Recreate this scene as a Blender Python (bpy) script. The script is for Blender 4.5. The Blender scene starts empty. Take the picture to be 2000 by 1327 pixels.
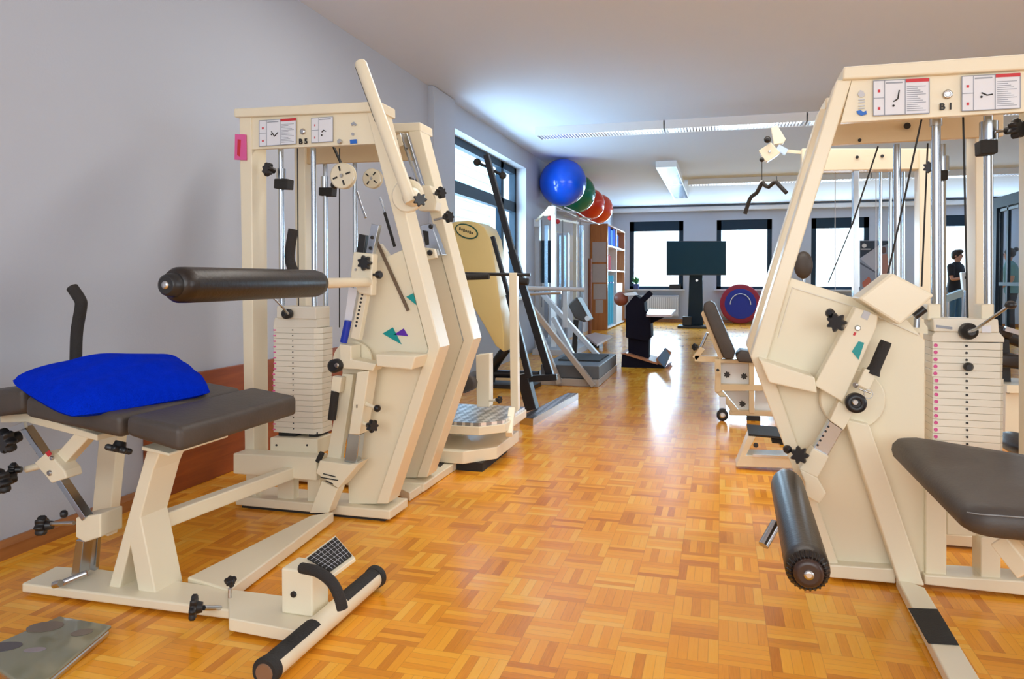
import bpy, math, random
from mathutils import Vector, Matrix
random.seed(7)
SC = bpy.context.scene
# ---------------- camera ----------------
FPX = 1450.0; EYE = 1.10
YAW = math.atan(408 / FPX); PITCH = math.radians(1.4)
CY = 545 + FPX * math.tan(PITCH)
cam_d = bpy.data.cameras.new('camera'); cam = bpy.data.objects.new('camera', cam_d)
SC.collection.objects.link(cam); SC.camera = cam
cam_d.sensor_width = 36; cam_d.lens = 36 * FPX / 2000
cam_d.shift_y = -(663.5 - CY) / 2000
cam_d.clip_start = 0.05; cam_d.clip_end = 200
cam.location = (0, 0, EYE)
cam.rotation_euler = (math.pi / 2 - PITCH, 0, YAW)
# ---------------- world, daylight, added fill lights, exposure ----------------
W = bpy.data.worlds.new('sky'); SC.world = W; W.use_nodes = True
bg = W.node_tree.nodes['Background']; bg.inputs[0].default_value = (0.74, 0.88, 1.0, 1); bg.inputs[1].default_value = 2.6
SC.view_settings.view_transform = 'Standard'; SC.view_settings.look = 'None'
SC.view_settings.exposure = 0.3; SC.view_settings.gamma = 1
SC.view_settings.use_curve_mapping = False

def area(name, loc, rot, sx, sy, power, col):
    l = bpy.data.lights.new(name, 'AREA'); l.shape = 'RECTANGLE'; l.size = sx; l.size_y = sy
    l.energy = power; l.color = col
    o = bpy.data.objects.new(name, l); o.location = loc; o.rotation_euler = rot
    SC.collection.objects.link(o); return o
DAY = (0.58, 0.80, 1.0)
area('daylight_side_window', (-3.25, 8.6, 1.8), (0, -math.pi / 2, 0), 1.8, 2.6, 270, DAY)
for i, xc in enumerate((-1.6, 0.54, 2.74, 5.3)):
    area('daylight_far_window', (xc, 19.9, 1.75), (-math.pi / 2, 0, 0), 1.3, 1.7, 200, DAY)
area('fill_light_overhead', (0.0, 4.2, 2.90), (0, 0, 0), 3.6, 0.4, 40, (1.0, 0.96, 0.90))  # added overhead fill for floor and mid-room, stands in for an unseen lamp row
area('fill_light_offscreen', (0.6, -2.75, 1.6), (math.pi / 2, 0, 0), 5.0, 1.7, 76, (1.0, 0.94, 0.84))  # warm fill added behind the camera, where windows are only presumed
area('fill_light_offscreen', (5.9, 2.0, 1.9), (0, math.pi / 2, 0), 1.8, 5.0, 42, (1.0, 0.94, 0.86))  # second warm fill added from the unseen right side

# ---------------- pixel to place ----------------
_F = Vector((-math.sin(YAW) * math.cos(PITCH), math.cos(YAW) * math.cos(PITCH), -math.sin(PITCH)))
_R = Vector((math.cos(YAW), math.sin(YAW), 0)); _U = _R.cross(_F)
def at(px, py, X=None, Y=None, Z=None):
    d = _F + _R * ((px - 1000) / FPX) - _U * ((py - CY) / FPX)
    if X is not None: t = X / d.x
    elif Y is not None: t = Y / d.y
    else: t = (Z - EYE) / d.z
    return Vector((t * d.x, t * d.y, EYE + t * d.z))

# ---------------- mesh builder ----------------
V3 = lambda v: Vector(v)
def frame_of(d):
    d = d.normalized(); a = Vector((0, 0, 1)) if abs(d.z) < .95 else Vector((1, 0, 0))
    u = a.cross(d).normalized(); return u, d.cross(u)
class MB:
    def __init__(s): s.v = []; s.f = []; s.sm = []
    def add(s, vs, fs, sm=False):
        n = len(s.v); s.v += [Vector(v) for v in vs]; s.f += [[i + n for i in f] for f in fs]; s.sm += [sm] * len(fs); return s
    def prism(s, loop, ext):
        loop = [V3(p) for p in loop]; ext = V3(ext); n = len(loop)
        a = sum(((loop[i] - loop[0]).cross(loop[(i + 1) % n] - loop[0]) for i in range(n)), Vector())
        if a.dot(ext) > 0: loop = loop[::-1]
        return s.add(loop + [p + ext for p in loop], [list(range(n)), list(range(2 * n - 1, n - 1, -1))] + [[i, i + n, (i + 1) % n + n, (i + 1) % n] for i in range(n)])
    def pp(s, pts, Y, d):                       # outline in a plane Y, given depth d
        return s.prism([at(x, y, Y=Y) for x, y in pts], (0, d, 0))
    def box(s, x0, x1, y0, y1, z0, z1):
        return s.prism([(x0, y0, z0), (x1, y0, z0), (x1, y0, z1), (x0, y0, z1)], (0, y1 - y0, 0))
    def obox(s, c, sx, sy, sz, R=None):
        R = R or Matrix.Identity(3); c = V3(c)
        L = [c + R @ Vector((a * sx / 2, -sy / 2, b * sz / 2)) for a, b in ((-1, -1), (1, -1), (1, 1), (-1, 1))]
        return s.prism(L, R @ Vector((0, sy, 0)))
    def beam(s, p, q, w, h, up=(0, 0, 1)):
        p = V3(p); q = V3(q); d = (q - p).normalized(); up = V3(up)
        x = d.cross(up).normalized(); z = x.cross(d)
        return s.prism([p + x * (a * w / 2) + z * (b * h / 2) for a, b in ((-1, -1), (1, -1), (1, 1), (-1, 1))], q - p)
    def rings(s, rr, cap=True, sm=True):
        n = len(rr[0]); vs = [p for r in rr for p in r]; fs = []
        for k in range(len(rr) - 1):
            for i in range(n):
                j = (i + 1) % n; fs.append([k * n + i, k * n + j, (k + 1) * n + j, (k + 1) * n + i])
        s.add(vs, fs, sm)
        if cap:
            s.add(rr[0], [list(range(n))[::-1]]); s.add(rr[-1], [list(range(n))])
        return s
    def tube(s, path, r, n=14, cap=True):
        path = [V3(p) for p in path]; rr = []; u = None
        for i, p in enumerate(path):
            d = (path[min(i + 1, len(path) - 1)] - path[max(i - 1, 0)]).normalized()
            if u is None: u, w = frame_of(d)
            else: u = (u - d * u.dot(d)).normalized()
            w = d.cross(u); ri = r[i] if isinstance(r, (list, tuple)) else r
            rr.append([p + (u * math.cos(a) + w * math.sin(a)) * ri for a in [2 * math.pi * k / n for k in range(n)]])
        return s.rings(rr, cap)
    def cyl(s, p, q, r, n=20, r2=None): return s.tube([p, q], [r, r if r2 is None else r2], n)
    def turn(s, p, ax, prof, n=24):            # prof: (distance along the axis, radius)
        p = V3(p); d = V3(ax).normalized(); u, w = frame_of(d)
        return s.rings([[p + d * t + (u * math.cos(a) + w * math.sin(a)) * max(r, 1e-4) for a in [2 * math.pi * k / n for k in range(n)]] for t, r in prof])
    def ball(s, c, rx, ry=None, rz=None, n=32, m=18, R=None):
        c = V3(c); ry = ry or rx; rz = rz or rx; R = R or Matrix.Identity(3)
        rr = []
        for k in range(m + 1):
            t = math.pi * k / m; sr = max(math.sin(t), 1e-3)
            rr.append([c + R @ Vector((rx * sr * math.cos(a), ry * sr * math.sin(a), -rz * math.cos(t))) for a in [2 * math.pi * i / n for i in range(n)]])
        return s.rings(rr)
    def star(s, c, ax, r, d, lobes=7):         # lobed hand knob
        c = V3(c); ax = V3(ax).normalized(); u, w = frame_of(ax); L = []
        for k in range(lobes * 8):
            a = 2 * math.pi * k / (lobes * 8); q = r * (0.84 + 0.16 * math.cos(lobes * a)); L.append((u * math.cos(a) + w * math.sin(a)) * q)
        s.rings([[c + ax * t + p * k for p in L] for t, k in ((0, .86), (d * .2, 1), (d * .75, 1), (d, .85))])
        return s.turn(c - ax * d * .8, ax, [(0, r * .4), (d * .9, r * .5)], 14)
    def build(s, name, mat, parent=None, bevel=0, seg=2, sub=0):
        o0 = Vector(parent['_o']) if parent is not None and '_o' in parent else Vector((0, 0, 0))
        me = bpy.data.meshes.new(name); me.from_pydata([v - o0 for v in s.v], [], s.f); me.update()
        for p, m in zip(me.polygons, s.sm): p.use_smooth = m
        ob = bpy.data.objects.new(name, me); SC.collection.objects.link(ob); me.materials.append(mat)
        if parent is not None: ob.parent = parent
        ob['_o'] = list(o0)
        if bevel:
            b = ob.modifiers.new('bevel', 'BEVEL'); b.width = bevel; b.segments = seg; b.limit_method = 'ANGLE'; b.angle_limit = math.radians(40)
            if seg > 2:
                for p in me.polygons: p.use_smooth = True
        if sub:
            m = ob.modifiers.new('sub', 'SUBSURF'); m.levels = sub; m.render_levels = sub
            for p in me.polygons: p.use_smooth = True
        return ob
def thing(name, loc, label, cat, group=None):
    o = bpy.data.objects.new(name, None); SC.collection.objects.link(o); o.location = loc; o['_o'] = list(loc); o.empty_display_size = .1
    return tag(o, label, cat, group)
def tag(o, label, cat, group=None):
    o['label'] = label; o['category'] = cat
    if group: o['group'] = group
    return o
def struct(o): o['kind'] = 'structure'; return o
def copy_tree(o, parent=None):
    c = o.copy(); SC.collection.objects.link(c)
    if parent is not None: c.parent = parent
    for ch in list(o.children): copy_tree(ch, c)
    return c
def smooth_path(pts, n=6):
    P = [V3(p) for p in pts]; P = [P[0] * 2 - P[1]] + P + [P[-1] * 2 - P[-2]]; out = []
    for i in range(1, len(P) - 2):
        for k in range(n):
            t = k / n; a, b, c, d = P[i - 1:i + 3]
            out.append(.5 * ((2 * b) + (c - a) * t + (2 * a - 5 * b + 4 * c - d) * t * t + (-a + 3 * b - 3 * c + d) * t ** 3))
    return out + [P[-2]]

# ---------------- materials ----------------
def nodes_of(name):
    m = bpy.data.materials.new(name); m.use_nodes = True; nt = m.node_tree
    return m, nt, nt.nodes['Principled BSDF']
def paint(name, col, rough=.4, metal=0, var=.05, scale=6, bump=0, bscale=60, coat=0, spec=None):
    m, nt, b = nodes_of(name); N = nt.nodes; L = nt.links
    tc = N.new('ShaderNodeTexCoord'); nz = N.new('ShaderNodeTexNoise'); nz.inputs['Scale'].default_value = scale; nz.inputs['Detail'].default_value = 4
    L.new(tc.outputs['Object'], nz.inputs['Vector'])
    mx = N.new('ShaderNodeMix'); mx.data_type = 'RGBA'
    mx.inputs[6].default_value = tuple(c * (1 - var) for c in col) + (1,); mx.inputs[7].default_value = tuple(min(1, c * (1 + var)) for c in col) + (1,)
    L.new(nz.outputs['Fac'], mx.inputs[0]); L.new(mx.outputs[2], b.inputs['Base Color'])
    b.inputs['Roughness'].default_value = rough; b.inputs['Metallic'].default_value = metal
    if coat: b.inputs['Coat Weight'].default_value = coat; b.inputs['Coat Roughness'].default_value = .1
    if spec is not None: b.inputs['Specular IOR Level'].default_value = spec
    if bump:
        n2 = N.new('ShaderNodeTexNoise'); n2.inputs['Scale'].default_value = bscale; n2.inputs['Detail'].default_value = 5
        bp = N.new('ShaderNodeBump'); bp.inputs['Strength'].default_value = bump; bp.inputs['Distance'].default_value = .01
        L.new(tc.outputs['Object'], n2.inputs['Vector']); L.new(n2.outputs['Fac'], bp.inputs['Height']); L.new(bp.outputs[0], b.inputs['Normal'])
    return m
def emit(name, col, st):
    m, nt, b = nodes_of(name); b.inputs['Base Color'].default_value = (.8, .8, .8, 1)
    b.inputs['Emission Color'].default_value = tuple(col) + (1,); b.inputs['Emission Strength'].default_value = st; return m
def parquet():
    m, nt, b = nodes_of('mosaic_parquet'); N = nt.nodes; L = nt.links
    def mt(op, a, c=None, v=None):
        n = N.new('ShaderNodeMath'); n.operation = op
        if hasattr(a, 'links'): L.new(a, n.inputs[0])
        else: n.inputs[0].default_value = a
        if c is not None:
            if hasattr(c, 'links'): L.new(c, n.inputs[1])
            else: n.inputs[1].default_value = c
        return n.outputs[0]
    T = .145; K = 5
    tc = N.new('ShaderNodeTexCoord'); sp = N.new('ShaderNodeSeparateXYZ'); L.new(tc.outputs['Object'], sp.inputs[0])
    u = mt('DIVIDE', sp.outputs[0], T); v = mt('DIVIDE', sp.outputs[1], T)
    iu = mt('FLOOR', u); iv = mt('FLOOR', v); fu = mt('FRACT', u); fv = mt('FRACT', v)
    ck = mt('FLOORED_MODULO', mt('ADD', iu, iv), 2.0)
    def mixf(a, c):
        n = N.new('ShaderNodeMix'); L.new(ck, n.inputs[0]); L.new(a, n.inputs[2]); L.new(c, n.inputs[3]); return n.outputs[0]
    across = mixf(fu, fv); along = mixf(fv, fu)
    ks = mt('MULTIPLY', across, float(K)); k = mt('FLOOR', ks); fk = mt('FRACT', ks)
    cb = N.new('ShaderNodeCombineXYZ'); L.new(iu, cb.inputs[0]); L.new(iv, cb.inputs[1]); L.new(k, cb.inputs[2])
    wn = N.new('ShaderNodeTexWhiteNoise'); L.new(cb.outputs[0], wn.inputs['Vector'])
    cb2 = N.new('ShaderNodeCombineXYZ'); L.new(iu, cb2.inputs[0]); L.new(iv, cb2.inputs[1])
    wn2 = N.new('ShaderNodeTexWhiteNoise'); L.new(cb2.outputs[0], wn2.inputs['Vector'])
    cb3 = N.new('ShaderNodeCombineXYZ'); L.new(mt('ADD', mt('MULTIPLY', along, 1.3), mt('MULTIPLY', wn.outputs['Value'], 50.0)), cb3.inputs[0]); L.new(mt('MULTIPLY', across, 22.0), cb3.inputs[1]); L.new(mt('ADD', iu, mt('MULTIPLY', iv, 7.3)), cb3.inputs[2])
    gr = N.new('ShaderNodeTexNoise'); gr.inputs['Scale'].default_value = 1.6; gr.inputs['Detail'].default_value = 4; L.new(cb3.outputs[0], gr.inputs['Vector'])
    tone = mt('ADD', mt('MULTIPLY', wn.outputs['Value'], .55), mt('ADD', mt('MULTIPLY', wn2.outputs['Value'], .2), mt('MULTIPLY', gr.outputs['Fac'], .3)))
    cr = N.new('ShaderNodeValToRGB'); L.new(tone, cr.inputs[0]); e = cr.color_ramp.elements
    e[0].position = .12; e[0].color = (.60, .19, .013, 1); e[1].position = .95; e[1].color = (1.0, .56, .09, 1)
    q = e.new(.45); q.color = (.90, .36, .024, 1); q = e.new(.7); q.color = (.97, .44, .036, 1)
    def edge(x, w): return mt('LESS_THAN', mt('MINIMUM', x, mt('SUBTRACT', 1.0, x)), w)
    seam = mt('MAXIMUM', edge(fk, .035), edge(along, .007))
    mx = N.new('ShaderNodeMix'); mx.data_type = 'RGBA'; L.new(mt('MULTIPLY', seam, .28), mx.inputs[0]); L.new(cr.outputs[0], mx.inputs[6]); mx.inputs[7].default_value = (.22, .06, .012, 1)
    L.new(mx.outputs[2], b.inputs['Base Color'])
    wear = N.new('ShaderNodeTexNoise'); wear.inputs['Scale'].default_value = 1.4; wear.inputs['Detail'].default_value = 5; L.new(tc.outputs['Object'], wear.inputs['Vector'])
    L.new(mt('ADD', mt('MULTIPLY', wear.outputs['Fac'], .16), .12), b.inputs['Roughness'])
    wb = N.new('ShaderNodeTexNoise'); wb.inputs['Scale'].default_value = 9; L.new(tc.outputs['Object'], wb.inputs['Vector'])
    bp = N.new('ShaderNodeBump'); bp.inputs['Strength'].default_value = .10; bp.inputs['Distance'].default_value = .0012
    L.new(mt('ADD', mt('MULTIPLY', wn2.outputs['Value'], .5), mt('SUBTRACT', wb.outputs['Fac'], mt('MULTIPLY', seam, .5))), bp.inputs['Height']); L.new(bp.outputs[0], b.inputs['Normal'])
    b.inputs['Specular IOR Level'].default_value = .32
    return m
def wood(name, c0, c1, ax='Z', rough=.35):
    m, nt, b = nodes_of(name); N = nt.nodes; L = nt.links
    tc = N.new('ShaderNodeTexCoord'); mp = N.new('ShaderNodeMapping'); L.new(tc.outputs['Object'], mp.inputs[0])
    mp.inputs['Scale'].default_value = {'Z': (9, 9, .7), 'Y': (9, .7, 9), 'X': (.7, 9, 9)}[ax]
    nz = N.new('ShaderNodeTexNoise'); nz.inputs['Scale'].default_value = 3; nz.inputs['Detail'].default_value = 6; nz.inputs['Distortion'].default_value = .6; L.new(mp.outputs[0], nz.inputs['Vector'])
    cr = N.new('ShaderNodeValToRGB'); cr.color_ramp.elements[0].position = .3; cr.color_ramp.elements[1].position = .7
    cr.color_ramp.elements[0].color = tuple(c0) + (1,); cr.color_ramp.elements[1].color = tuple(c1) + (1,)
    L.new(nz.outputs['Fac'], cr.inputs[0]); L.new(cr.outputs[0], b.inputs['Base Color']); b.inputs['Roughness'].default_value = rough; return m
def tread(name):   # diamond tread plate
    m, nt, b = nodes_of(name); N = nt.nodes; L = nt.links
    tc = N.new('ShaderNodeTexCoord'); mp = N.new('ShaderNodeMapping'); mp.inputs['Rotation'].default_value = (0, 0, math.radians(45)); mp.inputs['Scale'].default_value = (28, 28, 28); L.new(tc.outputs['Object'], mp.inputs[0])
    ch = N.new('ShaderNodeTexChecker'); ch.inputs['Scale'].default_value = 1; L.new(mp.outputs[0], ch.inputs[0])
    bp = N.new('ShaderNodeBump'); bp.inputs['Strength'].default_value = .8; bp.inputs['Distance'].default_value = .004; L.new(ch.outputs['Fac'], bp.inputs['Height']); L.new(bp.outputs[0], b.inputs['Normal'])
    cr = N.new('ShaderNodeValToRGB'); cr.color_ramp.elements[0].color = (.38, .39, .42, 1); cr.color_ramp.elements[1].color = (.92, .93, .95, 1); L.new(ch.outputs['Fac'], cr.inputs[0]); L.new(cr.outputs[0], b.inputs['Base Color']); b.inputs['Metallic'].default_value = 1; b.inputs['Roughness'].default_value = .3; return m
def terry():
    m = paint('blue_terry', (.0, .030, .70), .95, var=.15, scale=30, bump=.9, bscale=220); m.node_tree.nodes['Principled BSDF'].inputs['Specular IOR Level'].default_value = .05; return m
def leather(name, c, rough=.42):
    return paint(name, c, rough, var=.4, scale=9, bump=.10, bscale=90)
CREAM = paint('cream_paint', (.87, .79, .60), .34, var=.015, scale=3, coat=.15)
CREAMD = paint('cream_weight_paint', (.82, .77, .65), .5, var=.03)
TAN = paint('beige_and_shaded_cream', (.72, .56, .34), .4, var=.03)  # own colour of the bench frame; on rear headers, cream with shade painted in
CHROME = paint('chrome', (.50, .55, .62), .22, 1, var=.02)
STEEL = paint('brushed_steel', (.60, .61, .62), .28, 1, var=.06, scale=20)
BLACK = paint('black_plastic', (.014, .014, .016), .38, var=.2)
RUBBER = paint('black_rubber', (.02, .019, .018), .75, var=.2, bump=.3, bscale=200)
FOAM = paint('black_foam', (.028, .024, .022), .8, var=.2, bump=.4, bscale=260)
LEATH = leather('charcoal_leather', (.062, .050, .043), .5); BLEATH = leather('black_leather', (.014, .009, .007), .36)
WALL = paint('wall_plaster', (.48, .52, .60), .85, var=.02, scale=2, bump=.06, bscale=90)
CEIL = paint('ceiling_plaster', (.72, .80, .94), .9, var=.015, scale=1.5)
WHITE = paint('white_lacquer', (.82, .84, .86), .4, var=.02)
PAPER = paint('white_paper', (.80, .82, .88), .6, var=.02)
FRAMED = paint('anthracite_frame', (.010, .028, .050), .6, var=.1, spec=.3)
PINK = paint('pink_print', (.75, .12, .35), .5); RED = paint('red_print', (.60, .03, .04), .5); GREYP = paint('grey_print', (.33, .36, .42), .6)
INK = paint('black_ink', (.02, .02, .02), .6); TEAL = paint('teal_print', (.0, .30, .30), .4); PURPLE = paint('purple_print', (.12, .02, .42), .4)
BLUE = paint('blue_plastic', (.01, .04, .45), .3); BLUEP = paint('blue_print', (.02, .15, .60), .5)
GREYM = paint('grey_metal_paint', (.55, .56, .60), .35, var=.04); DGREY = paint('dark_grey_deck', (.10, .11, .125), .5, var=.1)
TREAD = tread('tread_plate')
SKIRT = wood('skirting_wood', (.30, .11, .03), (.48, .20, .06), 'Y'); REDW = wood('red_brown_wood', (.22, .045, .008), (.36, .085, .014), 'Y')
CABW = wood('cabinet_wood', (.38, .14, .035), (.52, .21, .06), 'Z'); PALEW = wood('pale_plywood', (.50, .40, .30), (.60, .50, .40), 'Z', .5)
SKIN = paint('skin', (.52, .27, .19), .55); HAIR = paint('dark_hair', (.02, .013, .01), .6, bump=.5, bscale=120)
GLASS = bpy.data.materials.new('window_glass'); GLASS.use_nodes = True
_nt = GLASS.node_tree; _nt.nodes.remove(_nt.nodes['Principled BSDF'])
_tr = _nt.nodes.new('ShaderNodeBsdfTransparent'); _tr.inputs[0].default_value = (.93, .97, .98, 1); _gl = _nt.nodes.new('ShaderNodeBsdfGlossy'); _gl.inputs['Roughness'].default_value = .03
_mx = _nt.nodes.new('ShaderNodeMixShader'); _mx.inputs[0].default_value = .06
_nt.links.new(_tr.outputs[0], _mx.inputs[1]); _nt.links.new(_gl.outputs[0], _mx.inputs[2]); _nt.links.new(_mx.outputs[0], _nt.nodes['Material Output'].inputs[0])
LAMP = emit('lamp_tube_glow', (.90, .95, 1.0), 5)

# ---------------- room ----------------
XL = -2.71; XR = 6.6; YN = -2.6; YF = 19.3; CH = 2.95
struct(MB().box(XL - .5, XR + .3, YN - .3, YF + .3, -.1, 0).build('floor', parquet()))
struct(MB().box(XL - .5, XR + .3, YN - .3, YF + .3, CH, CH + .15).build('ceiling', CEIL))
m = MB()                                        # left wall with the side window opening
WY0, WY1, WZ0, WZ1 = 7.25, 10.39, .85, 2.69
m.box(XL - .35, XL, YN - .3, WY0, 0, CH); m.box(XL - .35, XL, WY1, YF, 0, CH); m.box(XL - .35, XL, WY0, WY1, 0, WZ0); m.box(XL - .35, XL, WY0, WY1, WZ1, CH)
struct(m.build('wall_left', WALL))
m = MB(); cols = [(-2.275, -.922), (-.11, 1.198), (2.1, 3.38), (4.75, 6.1)]; FZ0, FZ1 = .84, 2.57
x = XL - .35
for a, b in cols: m.box(x, a, YF, YF + .35, 0, CH); m.box(a, b, YF, YF + .35, 0, FZ0); m.box(a, b, YF, YF + .35, FZ1, CH); x = b
m.box(x, XR + .3, YF, YF + .35, 0, CH); struct(m.build('wall_far', WALL))
struct(MB().box(XR, XR + .3, 4.8, YF, 0, CH).box(XR, XR + .3, YN - .3, -.8, 0, CH).box(XR, XR + .3, -.8, 4.8, 0, .9).box(XR, XR + .3, -.8, 4.8, 2.8, CH).build('wall_right', WALL))
struct(MB().box(XL - .35, -2.0, YN - .3, YN, 0, CH).box(3.2, XR, YN - .3, YN, 0, CH).box(-2.0, 3.2, YN - .3, YN, 0, .95).box(-2.0, 3.2, YN - .3, YN, 2.8, CH).build('wall_near', WALL))
struct(MB().box(XL, XL + .06, 6.66, WY0, 0, CH - .005).build('trim_1', WALL, bevel=.004))
m = MB().prism([(XL, YN, 0), (XL + .022, YN, 0), (XL + .022, YN, .05), (XL + .012, YN, .075), (XL, YN, .075)], (0, 9.2, 0)); struct(m.build('baseboard_left', SKIRT))
m = MB()
x = XL
struct(MB().box(XL, XR, YF - .02, YF, 0, .075).build('baseboard_far', SKIRT))
struct(MB().box(XL, XR, YF - .22, YF - .02, 2.80, 2.90).build('trim_2', WHITE, bevel=.01))
# side window
wf = struct(thing('window_1', (XL - .2, 8.8, WZ0), 'a', 'a'));  del wf['label']; del wf['category']
GX = XL - .2
m = MB()
for z0, z1 in ((WZ1 - .09, WZ1), (2.06, 2.20), (WZ0, WZ0 + .09)): m.box(GX - .03, GX + .05, WY0, WY1, z0, z1)
for y0, y1 in ((WY0, WY0 + .08), (WY1 - .09, WY1), (9.62, 9.74)): m.box(GX - .03, GX + .05, y0, y1, WZ0, WZ1)
m.build('window_frame', FRAMED, wf)
MB().box(GX - .005, GX + .005, WY0, WY1, WZ0, WZ1).build('window_pane', GLASS, wf)
MB().box(XL - .2, XL + .05, WY0, WY1, WZ0 - .04, WZ0).build('window_sill', WHITE, wf)
m = MB(); z = WZ0 + .06
while z < WZ1 - .1:
    m.prism([(GX - .125, WY0 + .02, z), (GX - .09, WY0 + .02, z + .092), (GX - .09, WY0 + .02, z + .095), (GX - .125, WY0 + .02, z + .004)], (0, 2.34, 0)); z += .105
SLAT = bpy.data.materials.new('white_slat'); SLAT.use_nodes = True
_n = SLAT.node_tree; _n.nodes.remove(_n.nodes['Principled BSDF']); _a = _n.nodes.new('ShaderNodeBsdfDiffuse'); _b = _n.nodes.new('ShaderNodeBsdfTranslucent'); _c = _n.nodes.new('ShaderNodeMixShader')
_a.inputs[0].default_value = (.85, .88, .9, 1); _b.inputs[0].default_value = (.55, .70, .78, 1); _c.inputs[0].default_value = .45
_n.links.new(_a.outputs[0], _c.inputs[1]); _n.links.new(_b.outputs[0], _c.inputs[2]); _n.links.new(_c.outputs[0], _n.nodes['Material Output'].inputs[0])
m.build('blind', SLAT, wf)
for i, (a, b) in enumerate(cols):
    w = struct(thing('window_%d' % (i + 2), ((a + b) / 2, YF + .1, FZ0), 'a', 'a')); del w['label']; del w['category']
    m = MB().box(a, b, YF + .02, YF + .10, FZ1 - .25, FZ1).box(a, b, YF + .02, YF + .10, FZ0, FZ0 + .07).box(a, a + .11, YF + .02, YF + .10, FZ0, FZ1).box(b - .11, b, YF + .02, YF + .10, FZ0, FZ1)
    m.build('window_frame', FRAMED, w)
    MB().box(a + .1, b - .1, YF + .055, YF + .065, FZ0 + .06, FZ1 - .2).build('window_pane', GLASS, w)
    MB().box(a - .05, b + .05, YF - .12, YF + .02, FZ0 - .04, FZ0).build('window_sill', GREYM, w)
# ceiling luminaires
def luminaire(x0, x1, y0, y1, label, n, axis='X', z=2.95, h=.10):
    t = thing('ceiling_light', ((x0 + x1) / 2, (y0 + y1) / 2, z - h), label, 'ceiling light', 'louvred strip lights on the ceiling')
    m = MB(); e = .018
    m.box(x0, x1, y0, y1, z - .02, z); m.box(x0, x0 + e, y0, y1, z - h, z - .02); m.box(x1 - e, x1, y0, y1, z - h, z - .02); m.box(x0 + e, x1 - e, y0, y0 + e, z - h, z - .02); m.box(x0 + e, x1 - e, y1 - e, y1, z - h, z - .02)
    m.build('housing', WHITE, t)
    lv = MB()
    for k in range(1, n):
        if axis == 'X': q = x0 + (x1 - x0) * k / n; lv.box(q - .006, q + .006, y0 + e, y1 - e, z - h + .002, z - h + .03)
        else: q = y0 + (y1 - y0) * k / n; lv.box(x0 + e, x1 - e, q - .003, q + .003, z - h + .004, z - h + .045)
    lv.build('louvre', CHROME, t)
    for s in (.3, .7):
        if axis == 'X': yy = y0 + (y1 - y0) * s; MB().cyl((x0 + .04, yy, z - .045), (x1 - .04, yy, z - .065), .013, 10).build('lamp_tube', LAMP, t)
        else: xx = x0 + (x1 - x0) * s; MB().cyl((xx, y0 + .04, z - .045), (xx, y1 - .04, z - .065), .013, 10).build('lamp_tube', LAMP, t)
names = ['long louvred strip light nearest the blue gym ball', 'strip light in the near row, second from the left wall', 'strip light in the near row, passing over the lat pulldown pulley', 'strip light in the near row seen through the right weight machine']
for i in range(4): luminaire(-2.2 + i * 1.56, -2.2 + i * 1.56 + 1.54, 8.85, 9.15, names[i], 44)
luminaire(-1.0, -.68, 11.9, 14.2, 'strip light running lengthwise in the middle of the ceiling, nearer half', 40, 'Y')
luminaire(-1.0, -.68, 14.25, 16.6, 'strip light running lengthwise in the middle of the ceiling, farther half', 40, 'Y')
for i in range(4): luminaire(-.6 + i * 1.56, -.6 + i * 1.56 + 1.54, 14.2, 14.5, ['strip light of the far row touching the lengthwise light', 'strip light of the far row behind the hanging pulldown bar', 'strip light of the far row seen through the right weight machine frame', 'strip light of the far row nearest the dark glass door'][i], 30)
# radiators
for i, (a, b) in enumerate(cols[:3]):
    t = thing('radiator', ((a + b) / 2, YF - .1, .15), ['grey panel radiator under the leftmost far window', 'grey panel radiator behind the round trampoline', 'grey panel radiator under the far window by the banner'][i], 'radiator', 'radiators under the far windows')
    MB().box(a + .1, b - .1, YF - .13, YF - .05, .15, .68).build('panel', GREYM, t, bevel=.01)
    m = MB()
    for k in range(22): q = a + .14 + (b - a - .28) * k / 21; m.box(q - .012, q + .012, YF - .145, YF - .13, .2, .63)
    m.build('rib', WHITE, t)
P = lambda x, y, Y: at(x, y, Y=Y)
YY = Vector((0, 1, 0)); YM = Vector((0, -1, 0))
def text_mesh(name, s, origin, size, parent, mat=INK, depth=.002, rx=math.pi / 2, rz=0):
    cu = bpy.data.curves.new('t', 'FONT'); cu.body = s; cu.size = size; cu.extrude = depth; cu.offset = size * .025; cu.align_x = 'CENTER'
    tmp = bpy.data.objects.new('t', cu); SC.collection.objects.link(tmp); bpy.context.view_layer.update()
    me = bpy.data.meshes.new_from_object(tmp.evaluated_get(bpy.context.evaluated_depsgraph_get())); bpy.data.objects.remove(tmp)
    R = Matrix.Rotation(rz, 3, 'Z') @ Matrix.Rotation(rx, 3, 'X'); o0 = Vector(parent['_o'])
    for v in me.vertices: v.co = R @ v.co + V3(origin) - o0
    me.materials.clear(); me.materials.append(mat); me.name = name
    ob = bpy.data.objects.new(name, me); SC.collection.objects.link(ob); ob.parent = parent; ob['_o'] = list(o0); return ob
def sub(o, label): o['label'] = label; return o
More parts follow.
